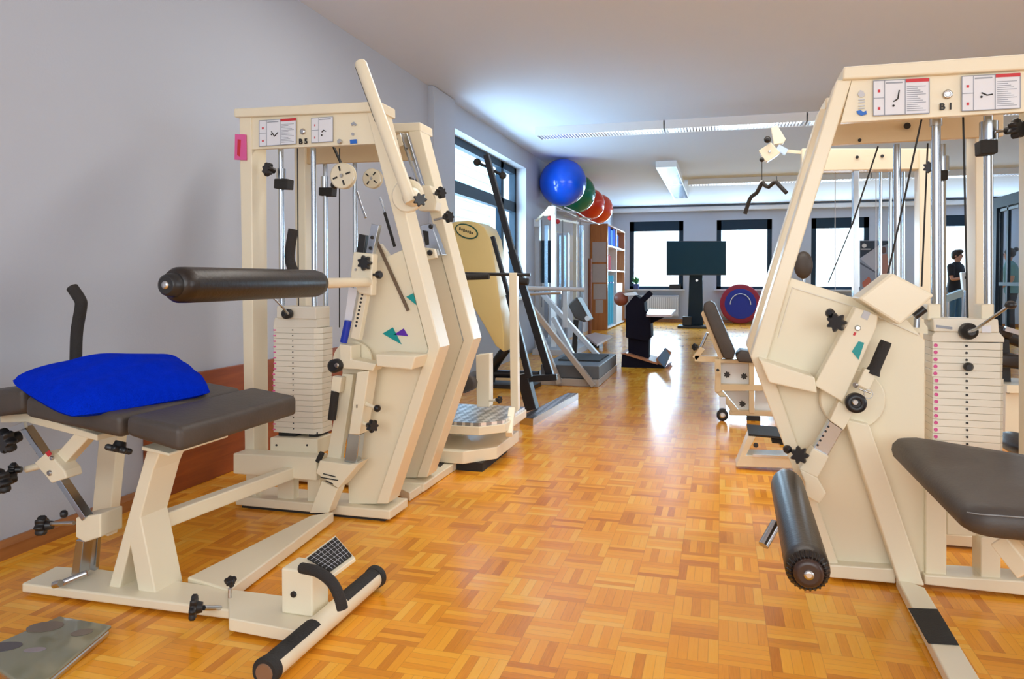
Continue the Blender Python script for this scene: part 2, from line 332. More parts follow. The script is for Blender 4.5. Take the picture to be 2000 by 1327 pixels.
def sheet(px, Y, parent, red=True, marks=2, fig=0):
    """instruction placard on the header panel: px = (x0,y0,x1,y1,skew) in the photo"""
    x0, y0, x1, y1, sk = px
    q = lambda u, v: (x0 + (x1 - x0) * u, y0 + sk * u + (y1 - y0) * v)
    R = lambda m, u0, v0, u1, v1, d=.001: m.pp([q(u0, v0), q(u1, v0), q(u1, v1), q(u0, v1)], Y - .003 - d, .001)
    b = R(MB(), 0, 0, 1, 1).build('instruction_placard', PAPER, parent)
    m = MB(); e = .008
    for u in ((0, .2, .57, 1) if red else (0, .33, 1)): R(m, u - e, 0, u + e, 1, .002)
    for v in (0, 1): R(m, 0, v - .012, 1, v + .012, .002)
    R(m, 0, .49, .2 if red else .33, .51, .002); R(m, .22 if red else .36, .06, .52 if red else .9, .10, .002)
    if red:
        for k in range(13):
            v = .2 + k * .058; R(m, .60, v, .94 - (k * 7 % 4) * .05, v + .018, .002)
    m.build('printed_rule', GREYP, b)
    c = .1 if red else .16
    m = MB()
    for v in (.3, .8)[:marks]: R(m, c - .022, v - .04, c + .022, v + .04, .002)
    m.build('red_marking', RED, b)
    if red: R(MB(), .58, -.01, 1.0, .085, .003).build('red_heading', RED, b)
    m = MB(); u0 = .27 if red else .42
    F = [[(.28, .62), (.52, .55), (.60, .30)], [(.2, .5), (.5, .58), (.8, .56)], [(.2, .45), (.45, .65), (.75, .50)], [(.2, .6), (.45, .52), (.8, .58)]][fig]
    for a, c2 in zip(F, F[1:]):
        p = P(*q(u0 + a[0] * .32, a[1]), Y - .006); r = P(*q(u0 + c2[0] * .32, c2[1]), Y - .006); m.cyl(p, r, .0022, 6)
    m.ball(P(*q(u0 + F[0][0] * .32, F[0][1] + .12), Y - .006), .004, .002, .004, 8, 6)
    m.build('exercise_figure', INK, b)
    return b
def star_knob(c, ax, r, parent, d=None, lobes=7, name='star_knob'):
    return MB().star(c, ax, r, d or r * .8, lobes).build(name, BLACK, parent)
def bolt(c, ax, r, parent, mat=None, name='bolt'):
    c = V3(c); return MB().turn(c, ax, [(0, r), (r * .5, r), (r * .8, r * .7)], 12).build(name, mat or BLACK, parent)
def round_knob(c, ax, r, parent, stem=0):
    m = MB().turn(c, ax, [(0, r * .5), (r * .4, r * .95), (r * 1.1, r), (r * 1.6, r * .6)], 16)
    if stem: m.cyl(V3(c) - V3(ax).normalized() * stem, c, r * .35, 10)
    return m.build('round_knob', BLACK, parent)
def holes(p, q, n, r, ax, parent, name='hole_row'):
    m = MB(); p = V3(p); q = V3(q); ax = V3(ax)
    for k in range(n): c = p.lerp(q, k / (n - 1)); m.cyl(c, c + ax * .0025, r, 10)
    return m.build(name, INK, parent)
def stack(parent, xa, xb, ya, yb, ztop, zbot, n, cham=.04, shift=0, shift_at=99, numbers=None):
    """pile of hexagon-ended weight plates between two heights"""
    h = (ztop - zbot) / n; ymid = (ya + yb) / 2; first = None
    m = MB(); z = 0
    L = [(xa, ya), (xb - cham, ya), (xb, ya + cham), (xb, yb), (xa + cham, yb), (xa, yb - cham)]
    m.prism([(x, y, zbot) for x, y in L], (0, 0, h - .0008)); first = m.build('weight_plate', CREAMD, parent, bevel=.0015)
    for k in range(1, n):
        c = first.copy(); SC.collection.objects.link(c); c.location = first.location + Vector((shift if k >= shift_at else 0, 0, h * k))
    return h
# ======================= left leg-side trunk machine (B 5) =======================
Ya = 3.07
B5 = thing('weight_machine', (-1.85, 3.1, 0), 'cream weight stack machine marked B 5 with padded bench and long black roller, front left', 'exercise machine')
DY2 = Vector((0, .47, 0))
post5 = [(467, 225), (491, 225), (496, 890), (478, 890)]
slant5 = [(715, 218), (741, 216), (859, 679), (757, 985), (734, 985), (836, 682)]
panel5 = [(760, 500), (786, 488), (836, 684), (736, 985), (681, 985), (679, 900), (668, 720), (690, 600), (722, 520)]
MB().pp(post5, Ya, .12).build('upright_post', CREAM, B5, bevel=.004)
MB().pp([(456, 212), (741, 197), (742, 217), (457, 229)], Ya - .02, .17).build('top_beam', CREAM, B5, bevel=.006)
hp = MB().pp([(491, 228), (742, 216), (757, 280), (491, 292)], Ya + .005, .025).build('header_panel', CREAM, B5, bevel=.002)
MB().pp(slant5, Ya, .13).build('slanted_frame', CREAM, B5, bevel=.005)
MB().pp(panel5, Ya + .03, .07).build('side_panel', CREAM, B5, bevel=.003)
MB().pp([(455, 886), (618, 895), (618, 940), (455, 926)], 2.97, .10).build('cross_beam', CREAM, B5, bevel=.006)
for a, b in ((480, 500), (541, 573), (600, 625)): MB().pp([(a, 925), (b, 925), (b, 985), (a, 983)], 3.08, .05).build('lower_strut', CREAM, B5, bevel=.004)

MB().box(-2.24, -1.43, 3.05, 3.25, .012, .055).build('floor_beam', CREAM, B5, bevel=.006)
MB().box(-2.21, -1.46, 3.06, 3.24, 0, .014).build('rubber_foot', RUBBER, B5)
# gusset shelf bar
MB().pp([(733, 692), (812, 697), (804, 723), (735, 716)], 2.93, .16).build('stop_bar', CREAM, B5, bevel=.006)
# placards and marks
sheet((506, 236, 578, 286, -5), Ya, B5, True, 2, 2); sheet((608, 231, 650, 279, -3), Ya, B5, False, 2, 3)
text_mesh('machine_number', 'B 5', P(592, 281, Ya - .003), .034, B5)
MB().turn(P(591, 257, Ya - .002), YM, [(0, .014), (.004, .012), (.005, .006)], 20).build('round_badge', STEEL, B5)
bolt(P(664, 277, Ya), YM, .012, B5, STEEL)
MB().pp([(683, 273), (696, 272), (697, 280), (684, 281)], Ya - .002, .003).build('blue_logo', BLUEP, B5)
m = MB(); m.pp([(685, 241), (691, 238), (697, 244), (693, 246), (690, 243), (687, 246)], Ya - .002, .003); m.cyl(P(689, 262, Ya - .003), P(689, 262, Ya - .001), .007, 16); m.build('small_print', GREYP, B5)
for tri, mt_ in (([(747, 652), (767, 640), (784, 673)], TEAL), ([(769, 654), (788, 642), (797, 657)], PURPLE), ([(793, 580), (807, 573), (813, 596)], TEAL)):
    MB().pp(tri, Ya - .002 if tri[0][0] > 790 else Ya + .026, .003).build('triangle_mark', mt_, B5)
pk = MB().prism([P(459, 262, Ya - .01), P(480, 263, Ya - .01), P(481, 313, Ya - .01), P(458, 312, Ya - .01)], (0, .006, 0)).build('pink_tag', PINK, B5)
MB().pp([(464, 272), (470, 273), (468, 306), (463, 303)], Ya - .012, .002).build('tag_print', RED, pk)
# weight stack
X0 = P(533, 700, 3.09).x; X1 = P(618, 700, 3.09).x; ZT = P(560, 640, 3.09).z; ZB = P(560, 846, 3.09).z
stack(B5, X0, X1 + .012, 3.09, 3.21, ZT, ZB, 19, .03, .006, 11)
holes(P(571, 645, 3.085), P(573, 838, 3.085), 19, .0028, (0, 0.002, 0) and YY, B5)
m = MB()
for k in range(19): z = ZB + (ZT - ZB) * (k + .5) / 19; xo = X0 + .006 * (k >= 11); m.box(xo - .001, xo + .012, 3.086, 3.0885, z - .003, z + .003)
sub(m.build('weight_number', PINK, B5), 'pink numbers down the edge of the stack')
MB().pp([(536, 621), (619, 624), (619, 641), (533, 641)], 3.09, .12).build('top_weight', CREAMD, B5, bevel=.004)
hd = MB().pp([(540, 598), (617, 600), (617, 625), (540, 622)], 3.08, .13).build('stack_head', CREAMD, B5, bevel=.005)
m = MB().pp([(544, 845), (578, 845), (578, 857), (544, 855)], 3.10, .1).pp([(603, 845), (620, 845), (620, 860), (603, 859)], 3.10, .1); m.build('rubber_buffer', RUBBER, B5)
MB().pp([(527, 855), (620, 858), (620, 890), (527, 888)], 3.06, .14).build('stack_base', CREAM, B5, bevel=.006)
for x in (540, 600): bolt(P(x, 870, 3.058), YM, .005, B5)
MB().turn(P(565, 613, 3.07), YM, [(0, .022), (.03, .024), (.035, .012), (.05, .01)]).build('selector_hub', BLACK, B5)
MB().tube([P(563, 613, 3.02), P(552, 600, 2.97), P(533, 581, 2.95)], .005).build('selector_lever', CHROME, B5)
# guide rods, stops, cables
for x0, x1, Y, r, yb in ((548, 551, 3.15, .0135, 600), (612, 614, 3.15, .0125, 600)):
    MB().cyl(P(x0, 290, Y), P(x1, yb, Y), r).build('guide_rod', CHROME, B5)
MB().pp([(535, 349), (561, 349), (560, 369), (534, 368)], 3.12, .06).build('rubber_stop', RUBBER, B5, bevel=.004)
MB().cyl(P(549, 330, 3.15), P(549, 349, 3.15), .022).build('stop_collar', CHROME, B5)
star_knob(P(528, 332, 3.08), (-.4, -1, .1), .034, B5)
for x0, x1, Y, y1 in ((581, 583, 3.15, 600), (663, 663, 3.2, 640)): MB().cyl(P(x0, 290, Y), P(x1, y1, Y), .003, 8).build('steel_cable', INK, B5)
def pulley(c, r, parent, rot=.4):
    m = MB().turn(c, YM, [(0, r), (.008, r), (.010, r * .86), (.022, r * .86), (.024, r), (.032, r), (.034, r * .9)], 40)
    o = m.build('pulley_wheel', CREAM, parent); m = MB(); c = V3(c) + Vector((0, -.036, 0))
    for k in range(4):
        a = rot + k * math.pi / 2; d = Vector((math.cos(a), 0, math.sin(a))); m.beam(c + d * r * .38, c + d * r * .76, .003, r * .12, d.cross(YY))
    m.build('slot', INK, o); MB().turn(c, YM, [(0, r * .16), (.006, r * .12)], 12).build('axle_bolt', STEEL, o); return o
pulley(P(674, 345, 3.22), .062, B5, .3)
MB().beam(P(652, 288, 3.24), P(680, 350, 3.24), .02, .006).build('drive_belt', RUBBER, B5)
MB().tube([P(697, 375, 3.18), P(705, 400, 3.15), P(714, 425, 3.12)], .006).build('chain_link', CHROME, B5)
m = MB().beam(P(735, 470, 3.09), P(797, 607, 3.09), .014, .006, YM)
sub(m.build('drive_belt', paint('brown_belt', (.16, .11, .07), .6), B5), 'brown belt running down beside the panel')
MB().pp([(700, 530), (742, 476), (760, 500), (724, 620), (690, 628)], 3.11, .03).build('cover_plate', CREAM, B5, bevel=.002)
# seat base: pedestal, floor plate, rails
MB().prism([at(607, 1007, Z=.055), at(652, 1000, Z=.055), at(448, 1152, Z=.05), at(366, 1128, Z=.05)][::1], (0, 0, -.045)).build('floor_rail', CREAM, B5, bevel=.005)
MB().beam(P(296, 1024, 2.14), P(571, 922, 3.0), .05, .055).build('upper_rail', CREAM, B5, bevel=.005)
fp = [at(42, 1140, Z=.042), at(110, 1106, Z=.042), at(200, 1112, Z=.042), at(450, 1150, Z=.042), at(450, 1192, Z=.042)]
MB().prism(fp, (0, 0, -.032)).build('floor_plate', CREAM, B5, bevel=.006)
MB().prism([at(70, 1148, Z=.012), at(120, 1115, Z=.012), at(430, 1152, Z=.012), at(430, 1196, Z=.012)], (0, 0, -.012)).build('rubber_foot', RUBBER, B5)
ped = [(211, 1150), (232, 1155), (254, 1066), (272, 1166), (305, 1166), (274, 1012), (299, 918), (314, 882), (286, 882)]
MB().pp(ped, 2.06, .13).build('pedestal', CREAM, B5, bevel=.004)
MB().beam(at(203, 1040, Y=2.42), at(222, 842, Y=2.42), .05, .09).build('rear_pedestal', CREAM, B5, bevel=.004)
# seat pads (long side runs away from the camera)
def pad(parent, corners, y0, y1, name, mat, bev=.022, sag=0):
    a = [P(x, y, y0) for x, y in corners]
    return MB().prism(a, (0, y1 - y0, 0)).build(name, mat, parent, bevel=bev, seg=5)
pad(B5, [(243, 852), (244, 812), (352, 836), (352, 886)], 1.86, 2.50, 'seat_pad', LEATH, .02)
pad(B5, [(46, 815), (47, 774), (236, 812), (236, 858)], 1.86, 2.46, 'seat_pad', LEATH, .02)
pad(B5, [(-75, 825), (-75, 770), (44, 757), (45, 808)], 1.92, 2.50, 'back_pad', LEATH, .02)
MB().pp([(276, 872), (330, 886), (330, 892), (276, 880)], 2.0, .3).build('pad_bracket', CREAM, B5, bevel=.003)
MB().pp([(0, 812), (50, 808), (190, 850), (190, 862), (50, 825), (0, 826)], 2.05, .3).build('pad_bracket', CREAM, B5, bevel=.003)
star_knob(P(233, 872, 1.93), (-.1, -.4, -1), .042, B5, .02)
# adjuster linkage under the backrest
YQ = 2.06
m = MB().beam(P(52, 835, YQ), P(172, 1012, YQ), .022, .036, YM).build('slotted_bar', CHROME, B5, bevel=.002)
holes(P(60, 868, YQ - .012), P(72, 886, YQ - .012), 2, .004, YY, B5); holes(P(108, 935, YQ - .012), P(138, 982, YQ - .012), 5, .0035, YY, B5)
MB().pp([(66, 905), (92, 882), (126, 920), (130, 935), (100, 945), (88, 930)], YQ - .02, .07).build('clamp_block', CREAM, B5, bevel=.005)
MB().beam(P(112, 912, YQ + .03), P(182, 835, YQ + .03), .05, .045, YM).build('link_arm', CREAM, B5, bevel=.004)
MB().cyl(P(52, 917, YQ), P(84, 909, YQ), .012).build('clamp_sleeve', CREAM, B5)
bolt(P(98, 924, YQ - .02), YM, .010, B5, STEEL); bolt(P(102, 895, YQ - .02), YM, .008, B5, STEEL)
MB().pp([(88, 885), (96, 880), (101, 888), (94, 893)], YQ - .024, .002).build('red_label', RED, B5)
star_knob(P(22, 858, 1.98), (-.2, -1, -.2), .045, B5); star_knob(P(12, 938, 1.98), (-.2, -1, -.1), .045, B5); star_knob(P(32, 918, 2.02), (-1, -.5, 0), .026, B5)
MB().beam(P(20, 842, 2.03), P(50, 830, 2.03), .012, .02).build('knob_bracket', STEEL, B5)
star_knob(P(90, 1027, YQ), (-1, -.5, 0), .036, B5); MB().cyl(P(100, 1024, YQ), P(145, 1022, YQ), .007).build('threaded_rod', STEEL, B5); round_knob(P(132, 1003, YQ), (-.6, -1, 0), .014, B5)
MB().pp([(147, 1012), (196, 1004), (196, 1050), (165, 1060), (147, 1050)], YQ - .01, .1).build('clamp_block', CREAM, B5, bevel=.005)
MB().pp([(148, 1055), (163, 1057), (155, 1125), (138, 1125)], YQ, .045).build('lower_post', CHROME, B5, bevel=.003)
MB().pp([(166, 1054), (190, 1050), (185, 1116), (163, 1112)], YQ + .07, .02).build('lower_post', CHROME, B5, bevel=.003)
MB().cyl(P(106, 1143, 1.98), P(118, 1140, 1.98), .012).build('hinge_pin', STEEL, B5)
MB().cyl(P(118, 1141, 2.0), P(170, 1120, 2.05), .011).build('hinge_pin', STEEL, B5)
# grips
def grip(path, r, parent, mat=FOAM, name='hand_grip'):
    return MB().tube(smooth_path(path), r, 16).build(name, mat, parent)
grip([P(148, 705, 2.3), P(150, 650, 2.3), P(158, 600, 2.3), P(156, 585, 2.3), P(141, 562, 2.3)], .0215, B5)
MB().tube([P(150, 840, 2.32), P(148, 705, 2.3)], .014).build('grip_stem', CREAM, B5)
grip([P(575, 535, 2.62), P(566, 508, 2.62), P(567, 485, 2.62), P(573, 448, 2.62)], .020, B5)
# long roller and its arm
rx = -1.485
m = MB(); y0, y1, r, zz = 1.755, 2.55, .0515, P(315, 557, 1.755).z
m.turn((rx, y0, zz - .0), (0, 1, 0), [(0, .030), (.004, .043), (.02, r), (.05, r + .001), (y1 - y0 - .05, r), (y1 - y0 - .015, r - .006), (y1 - y0, .03)], 40)
m.build('roller_pad', BLEATH, B5)
MB().turn((rx, y0 + .004, zz), YM, [(0, .036), (.012, .034), (.03, .030), (.034, .024)], 28).build('end_cap', BLACK, B5)
MB().turn((rx, y0 - .030, zz), YM, [(0, .011), (.004, .011), (.005, .004)], 20).build('end_screw', STEEL, B5)
MB().cyl((rx, y1 - .01, zz), (rx, 3.0, zz + .004), .0205, 24).build('roller_axle', CREAM, B5)
YR = 2.95
MB().pp([(690, 492), (729, 496), (727, 530), (726, 578), (700, 574), (684, 540)], YR, .05).build('carriage', CREAM, B5, bevel=.006)
star_knob(P(715, 514, YR - .005), YM, .034, B5); round_knob(P(736, 537, YR), (1, -.5, 0), .018, B5, .03); bolt(P(695, 527, YR), YM, .006, B5, STEEL)
MB().pp([(725, 437), (740, 440), (727, 500), (714, 497)], YR + .01, .03).build('slide_bar', CHROME, B5, bevel=.002)
for x, y in ((727, 464), (724, 485)): bolt(P(x, y, YR + .01), YM, .008, B5)
MB().pp([(701, 457), (715, 460), (711, 495), (696, 493)], YR + .01, .03).build('end_stop', BLACK, B5, bevel=.003)
MB().pp([(703, 570), (718, 570), (701, 665), (684, 660)], YR + .02, .035).build('perforated_bar', CREAM, B5, bevel=.002)
holes(P(709, 568, YR + .019), P(695, 637, YR + .019), 10, .0055, YY, B5)
MB().pp([(681, 562), (698, 565), (687, 626), (673, 625)], YR + .025, .02).build('scale_strip', PAPER, B5)
MB().cyl(P(680, 627, YR + .02), P(671, 669, YR + .02), .0165, 20).build('damper_tube', BLUE, B5)
MB().pp([(662, 672), (686, 676), (686, 702), (735, 712), (728, 726), (700, 722), (664, 720)], YR, .09).build('pivot_housing', CREAM, B5, bevel=.005)
MB().prism([P(688 + 38 * math.cos(a), 706 - 40 * math.sin(a), YR + .1) for a in [math.pi * k / 14 for k in range(15)]], (0, .012, 0)).build('guide_disc', CREAM, B5)
MB().pp([(700, 724), (736, 716), (721, 725), (702, 850), (681, 849), (697, 727)][-4:] , YR, .09).build('front_sleeve', CREAM, B5, bevel=.004)
text_mesh('small_label', '1', P(697, 797, YR - .002), .02, B5)
MB().turn(P(659, 714, YR), YM, [(0, .030), (.035, .030), (.04, .022)]).build('pivot_cap', BLACK, B5); bolt(P(658, 714, YR - .04), YM, .010, B5, STEEL)
MB().pp([(649, 735), (667, 738), (663, 768), (646, 765)], YR + .01, .04).build('handle_socket', CREAM, B5, bevel=.003)
MB().cyl(P(655, 764, YR + .02), P(648, 820, YR + .02), .0185).build('lever_grip', FOAM, B5)
MB().pp([(668, 730), (690, 732), (664, 905), (638, 895)], YR + .06, .03).build('rear_arm', CREAM, B5, bevel=.003)
MB().pp([(680, 847), (703, 850), (696, 905), (672, 902)], YR + .02, .05).build('inner_tube', CHROME, B5, bevel=.003)
MB().pp([(624, 900), (680, 908), (702, 905), (660, 955), (617, 925)], YR - .01, .10).build('lower_block', CREAM, B5, bevel=.004)
m = MB()
for k, (a, b) in enumerate(((631, 655), (626, 660), (636, 650))):
    y = 925 + 7 * k; m.pp([(a, y), (b, y + 6), (b, y + 8), (a, y + 2)], YR - .013, .002)
m.build('small_print', INK, B5)
MB().pp([(628, 940), (660, 955), (641, 1003), (604, 1003)], YR, .07).build('arm_foot', CREAM, B5, bevel=.004)
MB().cyl(P(629, 885, YR), P(621, 902, YR), .012).build('stop_grip', RUBBER, B5)
round_knob(P(733, 797, YR), (1, -.4, -.1), .016, B5, .0); MB().cyl(P(712, 788, YR + .03), P(733, 797, YR), .012, r2=.007).build('plunger_sleeve', CREAM, B5)
star_knob(P(724, 832, YR), (1, -.5, 0), .030, B5); MB().cyl(P(706, 826, YR + .03), P(724, 832, YR), .010).build('plunger_sleeve', CREAM, B5)
# big lever tube with pivot disc
YT = 2.90
a, b = P(703, 120, YT), P(803, 395, YT)
MB().tube([a, a.lerp(b, .02), b], [.020, .0265, .0265], 24).build('lever_tube', CREAM, B5)
d = (b - a).normalized(); sd = d.cross(YY)
MB().beam(a + d * .02 - sd * .022, a.lerp(b, .42) - sd * .022, .026, .006, sd).build('foam_strip', RUBBER, B5)
MB().turn(P(798, 383, YT + .07), YM, [(0, .072), (.015, .072), (.018, .066)], 40).build('pivot_disc', CREAM, B5)
MB().turn(P(806, 385, YT + .05), YM, [(0, .042), (.02, .040), (.05, .022)], 28).build('pivot_hub', CREAM, B5)
star_knob(P(820, 391, YT - .02), (.5, -1, 0), .030, B5)
bolt(P(794, 385, YT + .02), YM, .008, B5, RUBBER)
# foot unit on the telescoping plate
MB().prism([at(445, 1150, Z=.052), at(656, 1177, Z=.052), at(590, 1234, Z=.052), at(447, 1208, Z=.052)], (0, 0, -.04)).build('foot_slide', CREAM, B5, bevel=.004)
star_knob(at(385, 1187, Y=1.93), (-1, -.6, .1), .040, B5, .02); MB().cyl(at(398, 1188, Y=1.95), at(430, 1188, Y=2.02), .008).build('threaded_rod', STEEL, B5)
star_knob(at(451, 1139, Y=2.03), (0, -.3, 1), .020, B5, .016, 5); MB().cyl(at(449, 1150, Y=2.03), at(449, 1168, Y=2.03), .006).build('threaded_rod', STEEL, B5)
pcx0, pcx1 = P(549, 1110, 2.02), P(610, 1118, 2.02)
MB().prism([pcx0, pcx1, (pcx1.x, 2.02, .052), (pcx0.x, 2.02, .052)], (0, .10, 0)).build('pedal_column', CREAM, B5, bevel=.006)
bolt(P(574, 1161, 2.02), YM, .010, B5)
pc = [at(585, 1098, Y=2.02), at(655, 1046, Y=2.18), at(694, 1090, Y=2.05), at(640, 1130, Y=1.93)]
nrm = (pc[1] - pc[0]).cross(pc[2] - pc[0]).normalized(); nrm = nrm if nrm.dot(Vector((0, 0, EYE)) - pc[0]) > 0 else -nrm
MB().prism(pc, -nrm * .012).build('pedal_plate', CREAM, B5, bevel=.002)
c0 = sum(pc, Vector()) / 4; q = [c0 + (p - c0) * .80 + (pc[1] - pc[0]) * .05 + nrm * .001 for p in pc]
MB().prism(q, nrm * .004).build('anti_slip_mat', RUBBER, B5)
m = MB()
for k in range(1, 6): m.beam(q[0].lerp(q[3], k / 6) + nrm * .005, q[1].lerp(q[2], k / 6) + nrm * .005, .001, .001, nrm)
for k in range(1, 8): m.beam(q[0].lerp(q[1], k / 8) + nrm * .005, q[3].lerp(q[2], k / 8) + nrm * .005, .001, .001, nrm)
m.build('mat_groove', GREYM, B5)
grip([P(590, 1110, 1.98), P(622, 1118, 1.95), P(648, 1138, 1.93), P(662, 1165, 1.92), P(669, 1190, 1.92)], .0165, B5)
fr0 = Vector((-1.19, 1.80, .058)); fr1 = Vector((-1.19, 2.45, .058))
fr0 = at(521, 1312, Z=.045); fr1 = at(733, 1128, Z=.045)
fr0.z = fr1.z = .046
MB().cyl(fr0, fr1, .034, 32).build('foot_bar', CREAM, B5)
d = (fr1 - fr0).normalized()
for s, t in ((.02, .36), (.62, .97)):
    m = MB(); u, w = frame_of(d); pa = fr0.lerp(fr1, s); pb = fr0.lerp(fr1, t); L = []
    ang = [math.radians(k) for k in range(40, 141, 10)]
    sx = Vector((d.y, -d.x, 0)); up = Vector((0, 0, 1))
    L = [pa + (sx * -math.cos(a) + up * math.sin(a)) * .0355 for a in ang] + [pa + (sx * -math.cos(a) + up * math.sin(a)) * .033 for a in ang[::-1]]
    m.prism(L, pb - pa).build('grip_strip', RUBBER, B5)
for p, s in ((fr0, -1), (fr1, 1)): MB().turn(p, d * s, [(-.02, .037), (.006, .040), (.012, .036)], 28).build('end_ring', RUBBER, B5)
MB().turn(fr0, -d, [(.010, .027), (.016, .024)], 24).build('end_cap', paint('brown_cap', (.25, .13, .07), .5), B5)
# towel cushion lying on the bench
def cushion(name, c, th, mat, nx=40, ny=30, lift=None):
    m = MB(); vs = []; c = [V3(p) for p in c]
    N = (c[1] - c[0]).cross(c[3] - c[0]).normalized(); N = N if N.z > 0 else -N
    def pt(u, v, s):
        a_, b_ = 2 * u - 1, 2 * v - 1
        u2 = (a_ * math.sqrt(1 - .13 * b_ ** 4) + 1) / 2; v2 = (b_ * math.sqrt(1 - .13 * a_ ** 4) + 1) / 2
        p = c[0].lerp(c[1], u2).lerp(c[3].lerp(c[2], u2), v2)
        e = (max(0, 4 * u * (1 - u)) ** .36) * (max(0, 4 * v * (1 - v)) ** .36)
        w = .006 * math.sin(9 * u + 5 * v) * e + .004 * math.sin(23 * v - 11 * u) * e
        return p + N * (s * th * (e if s > 0 else e * .40) + (w if s > 0 else 0))
    for s in (1, -1):
        n = len(m.v); g = [pt(i / nx, j / ny, s) for j in range(ny + 1) for i in range(nx + 1)]
        fs = []
        for j in range(ny):
            for i in range(nx):
                a = j * (nx + 1) + i; f = [a, a + 1, a + nx + 2, a + nx + 1]; fs.append(f if s > 0 else f[::-1])
        m.add(g, fs, True)
    return m.build(name, mat)
o = cushion('towel_cushion', [P(134, 818, 1.75), P(422, 768, 2.28), P(335, 700, 2.47), P(8, 742, 1.88)], .085, terry())
tag(o, 'bright blue terry cushion lying on the grey bench', 'cushion')
# ======================= machine behind it (standing platform) =======================
C5 = thing('weight_machine', (-1.85, 3.6, 0), 'cream weight machine with a tread plate platform standing directly behind the B 5 machine', 'exercise machine')
def shifted(m, d):
    m.v = [v + d for v in m.v]; return m
shifted(MB().pp(slant5, Ya, .13), DY2).build('slanted_frame', CREAM, C5, bevel=.005)
shifted(MB().pp([(456, 212), (741, 197), (742, 217), (457, 229)], Ya, .17), DY2).build('top_beam', CREAM, C5, bevel=.006)
shifted(MB().pp([(491, 228), (742, 216), (757, 280), (491, 292)], Ya + .02, .025), DY2).build('header_panel', TAN, C5, bevel=.002)  # tan stands in for shade on this cream header
shifted(MB().pp(post5, Ya, .12), DY2).build('upright_post', CREAM, C5, bevel=.004)
shifted(MB().pp([(786, 488), (836, 684), (736, 985), (690, 985), (700, 500)], Ya + .03, .07), DY2).build('side_panel', CREAM, C5, bevel=.003)
for x, Y in ((635, 3.62), (693, 3.62)): MB().cyl(P(x, 314, Y), P(x + 1, 650, Y), .0125).build('guide_rod', CHROME, C5)
MB().cyl(P(634, 345, 3.62), P(634, 367, 3.62), .020).build('stop_collar', CHROME, C5)
MB().pp([(622, 366), (648, 366), (647, 383), (622, 382)], 3.6, .06).build('rubber_stop', RUBBER, C5, bevel=.004)
round_knob(P(652, 362, 3.55), (1, -1, 0), .022, C5)
pulley(P(731, 350, 3.5), .05, C5, .9)
MB().tube([P(742, 385, 3.4), P(752, 415, 3.4)], .006).build('chain_link', CHROME, C5)
sub(MB().beam(P(751, 415, 3.4), P(771, 482, 3.4), .014, .006, YM).build('drive_belt', RUBBER, C5), 'dark belt hanging from the chain link')
# lower body of the stack frame visible under the left machine
MB().box(-2.24, -1.45, 3.5, 3.72, .012, .055).build('floor_beam', CREAM, C5, bevel=.006)
MB().prism([at(800, 963, Z=.045), at(930, 878, Z=.045), at(905, 868, Z=.045), at(772, 950, Z=.045)], (0, 0, -.043)).build('floor_rail', CREAM, C5, bevel=.004)
MB().prism([at(838, 905, Z=.048), at(860, 912, Z=.048), at(882, 890, Z=.048), at(850, 890, Z=.048)], (0, 0, -.002)).build('anti_slip_mat', RUBBER, C5)
# slotted adjuster
YS = 3.42
MB().pp([(757, 268), (782, 262), (787, 283), (766, 295)], YS, .04).build('clamp_block', CREAM, C5, bevel=.004); bolt(P(772, 273, YS), YM, .013, C5); bolt(P(768, 295, YS), YM, .012, C5)
m = MB()
for a, b, w in (((783, 262), (818, 362), .008), ((795, 262), (826, 362), .012)): m.beam(P(*a, YS + .02), P(*b, YS + .02), w, .03, YM)
m.build('slotted_guide', CHROME, C5, bevel=.001)
MB().pp([(779, 258), (794, 262), (800, 290), (791, 288)], YS + .015, .03).build('guide_head', STEEL, C5, bevel=.002)
round_knob(P(803, 360, YS - .02), (0, -1, 1), .022, C5)
MB().pp([(800, 365), (840, 362), (852, 395), (848, 412), (818, 412)], YS, .08).build('clamp_block', CREAM, C5, bevel=.006)
for x, y in ((858, 377), (873, 424)): star_knob(P(x, y, YS), (1, -.4, 0), .031, C5)
for a, b in (((830, 381), (856, 378)), ((848, 430), (870, 425))): MB().cyl(P(*a, YS + .02), P(*b, YS), .006).build('threaded_rod', STEEL, C5)
MB().pp([(820, 440), (842, 436), (864, 498), (838, 505)], YS, .06).build('slide_box', CHROME, C5, bevel=.003)
MB().pp([(825, 450), (836, 452), (838, 478), (831, 480)], YS - .002, .003).build('slot', INK, C5)
MB().pp([(757, 505), (830, 484), (848, 486), (852, 504), (782, 521)], YS - .03, .03).build('cross_link', CREAM, C5, bevel=.004); bolt(P(840, 494, YS - .03), YM, .014, C5); bolt(P(784, 515, YS - .03), YM, .010, C5)
round_knob(P(843, 443, YS - .02), YM, .012, C5)
# platform
m = MB().prism([(-1.78, 4.02, .255), (-1.33, 4.02, .255), (-1.215, 4.14, .255), (-1.215, 4.62, .255), (-1.78, 4.62, .255)], (0, 0, .018)); m.build('tread_plate', TREAD, C5)
MB().prism([(-1.79, 4.01, .205), (-1.325, 4.01, .205), (-1.205, 4.135, .205), (-1.205, 4.63, .205), (-1.79, 4.63, .205)], (0, 0, .049)).build('platform_tray', CREAM, C5, bevel=.003)
MB().prism([(-1.85, 3.95, .05), (-1.40, 3.95, .05), (-1.25, 4.12, .05), (-1.25, 4.60, .05), (-1.85, 4.60, .05)], (0, 0, .07)).build('platform_base', CREAM, C5, bevel=.004)
MB().box(-1.8, -1.3, 4.0, 4.5, 0, .05).build('rubber_foot', RUBBER, C5)
MB().beam(P(1000, 800, 4.35), P(994, 850, 4.2), .04, .04).build('side_strut', CREAM, C5, bevel=.003)
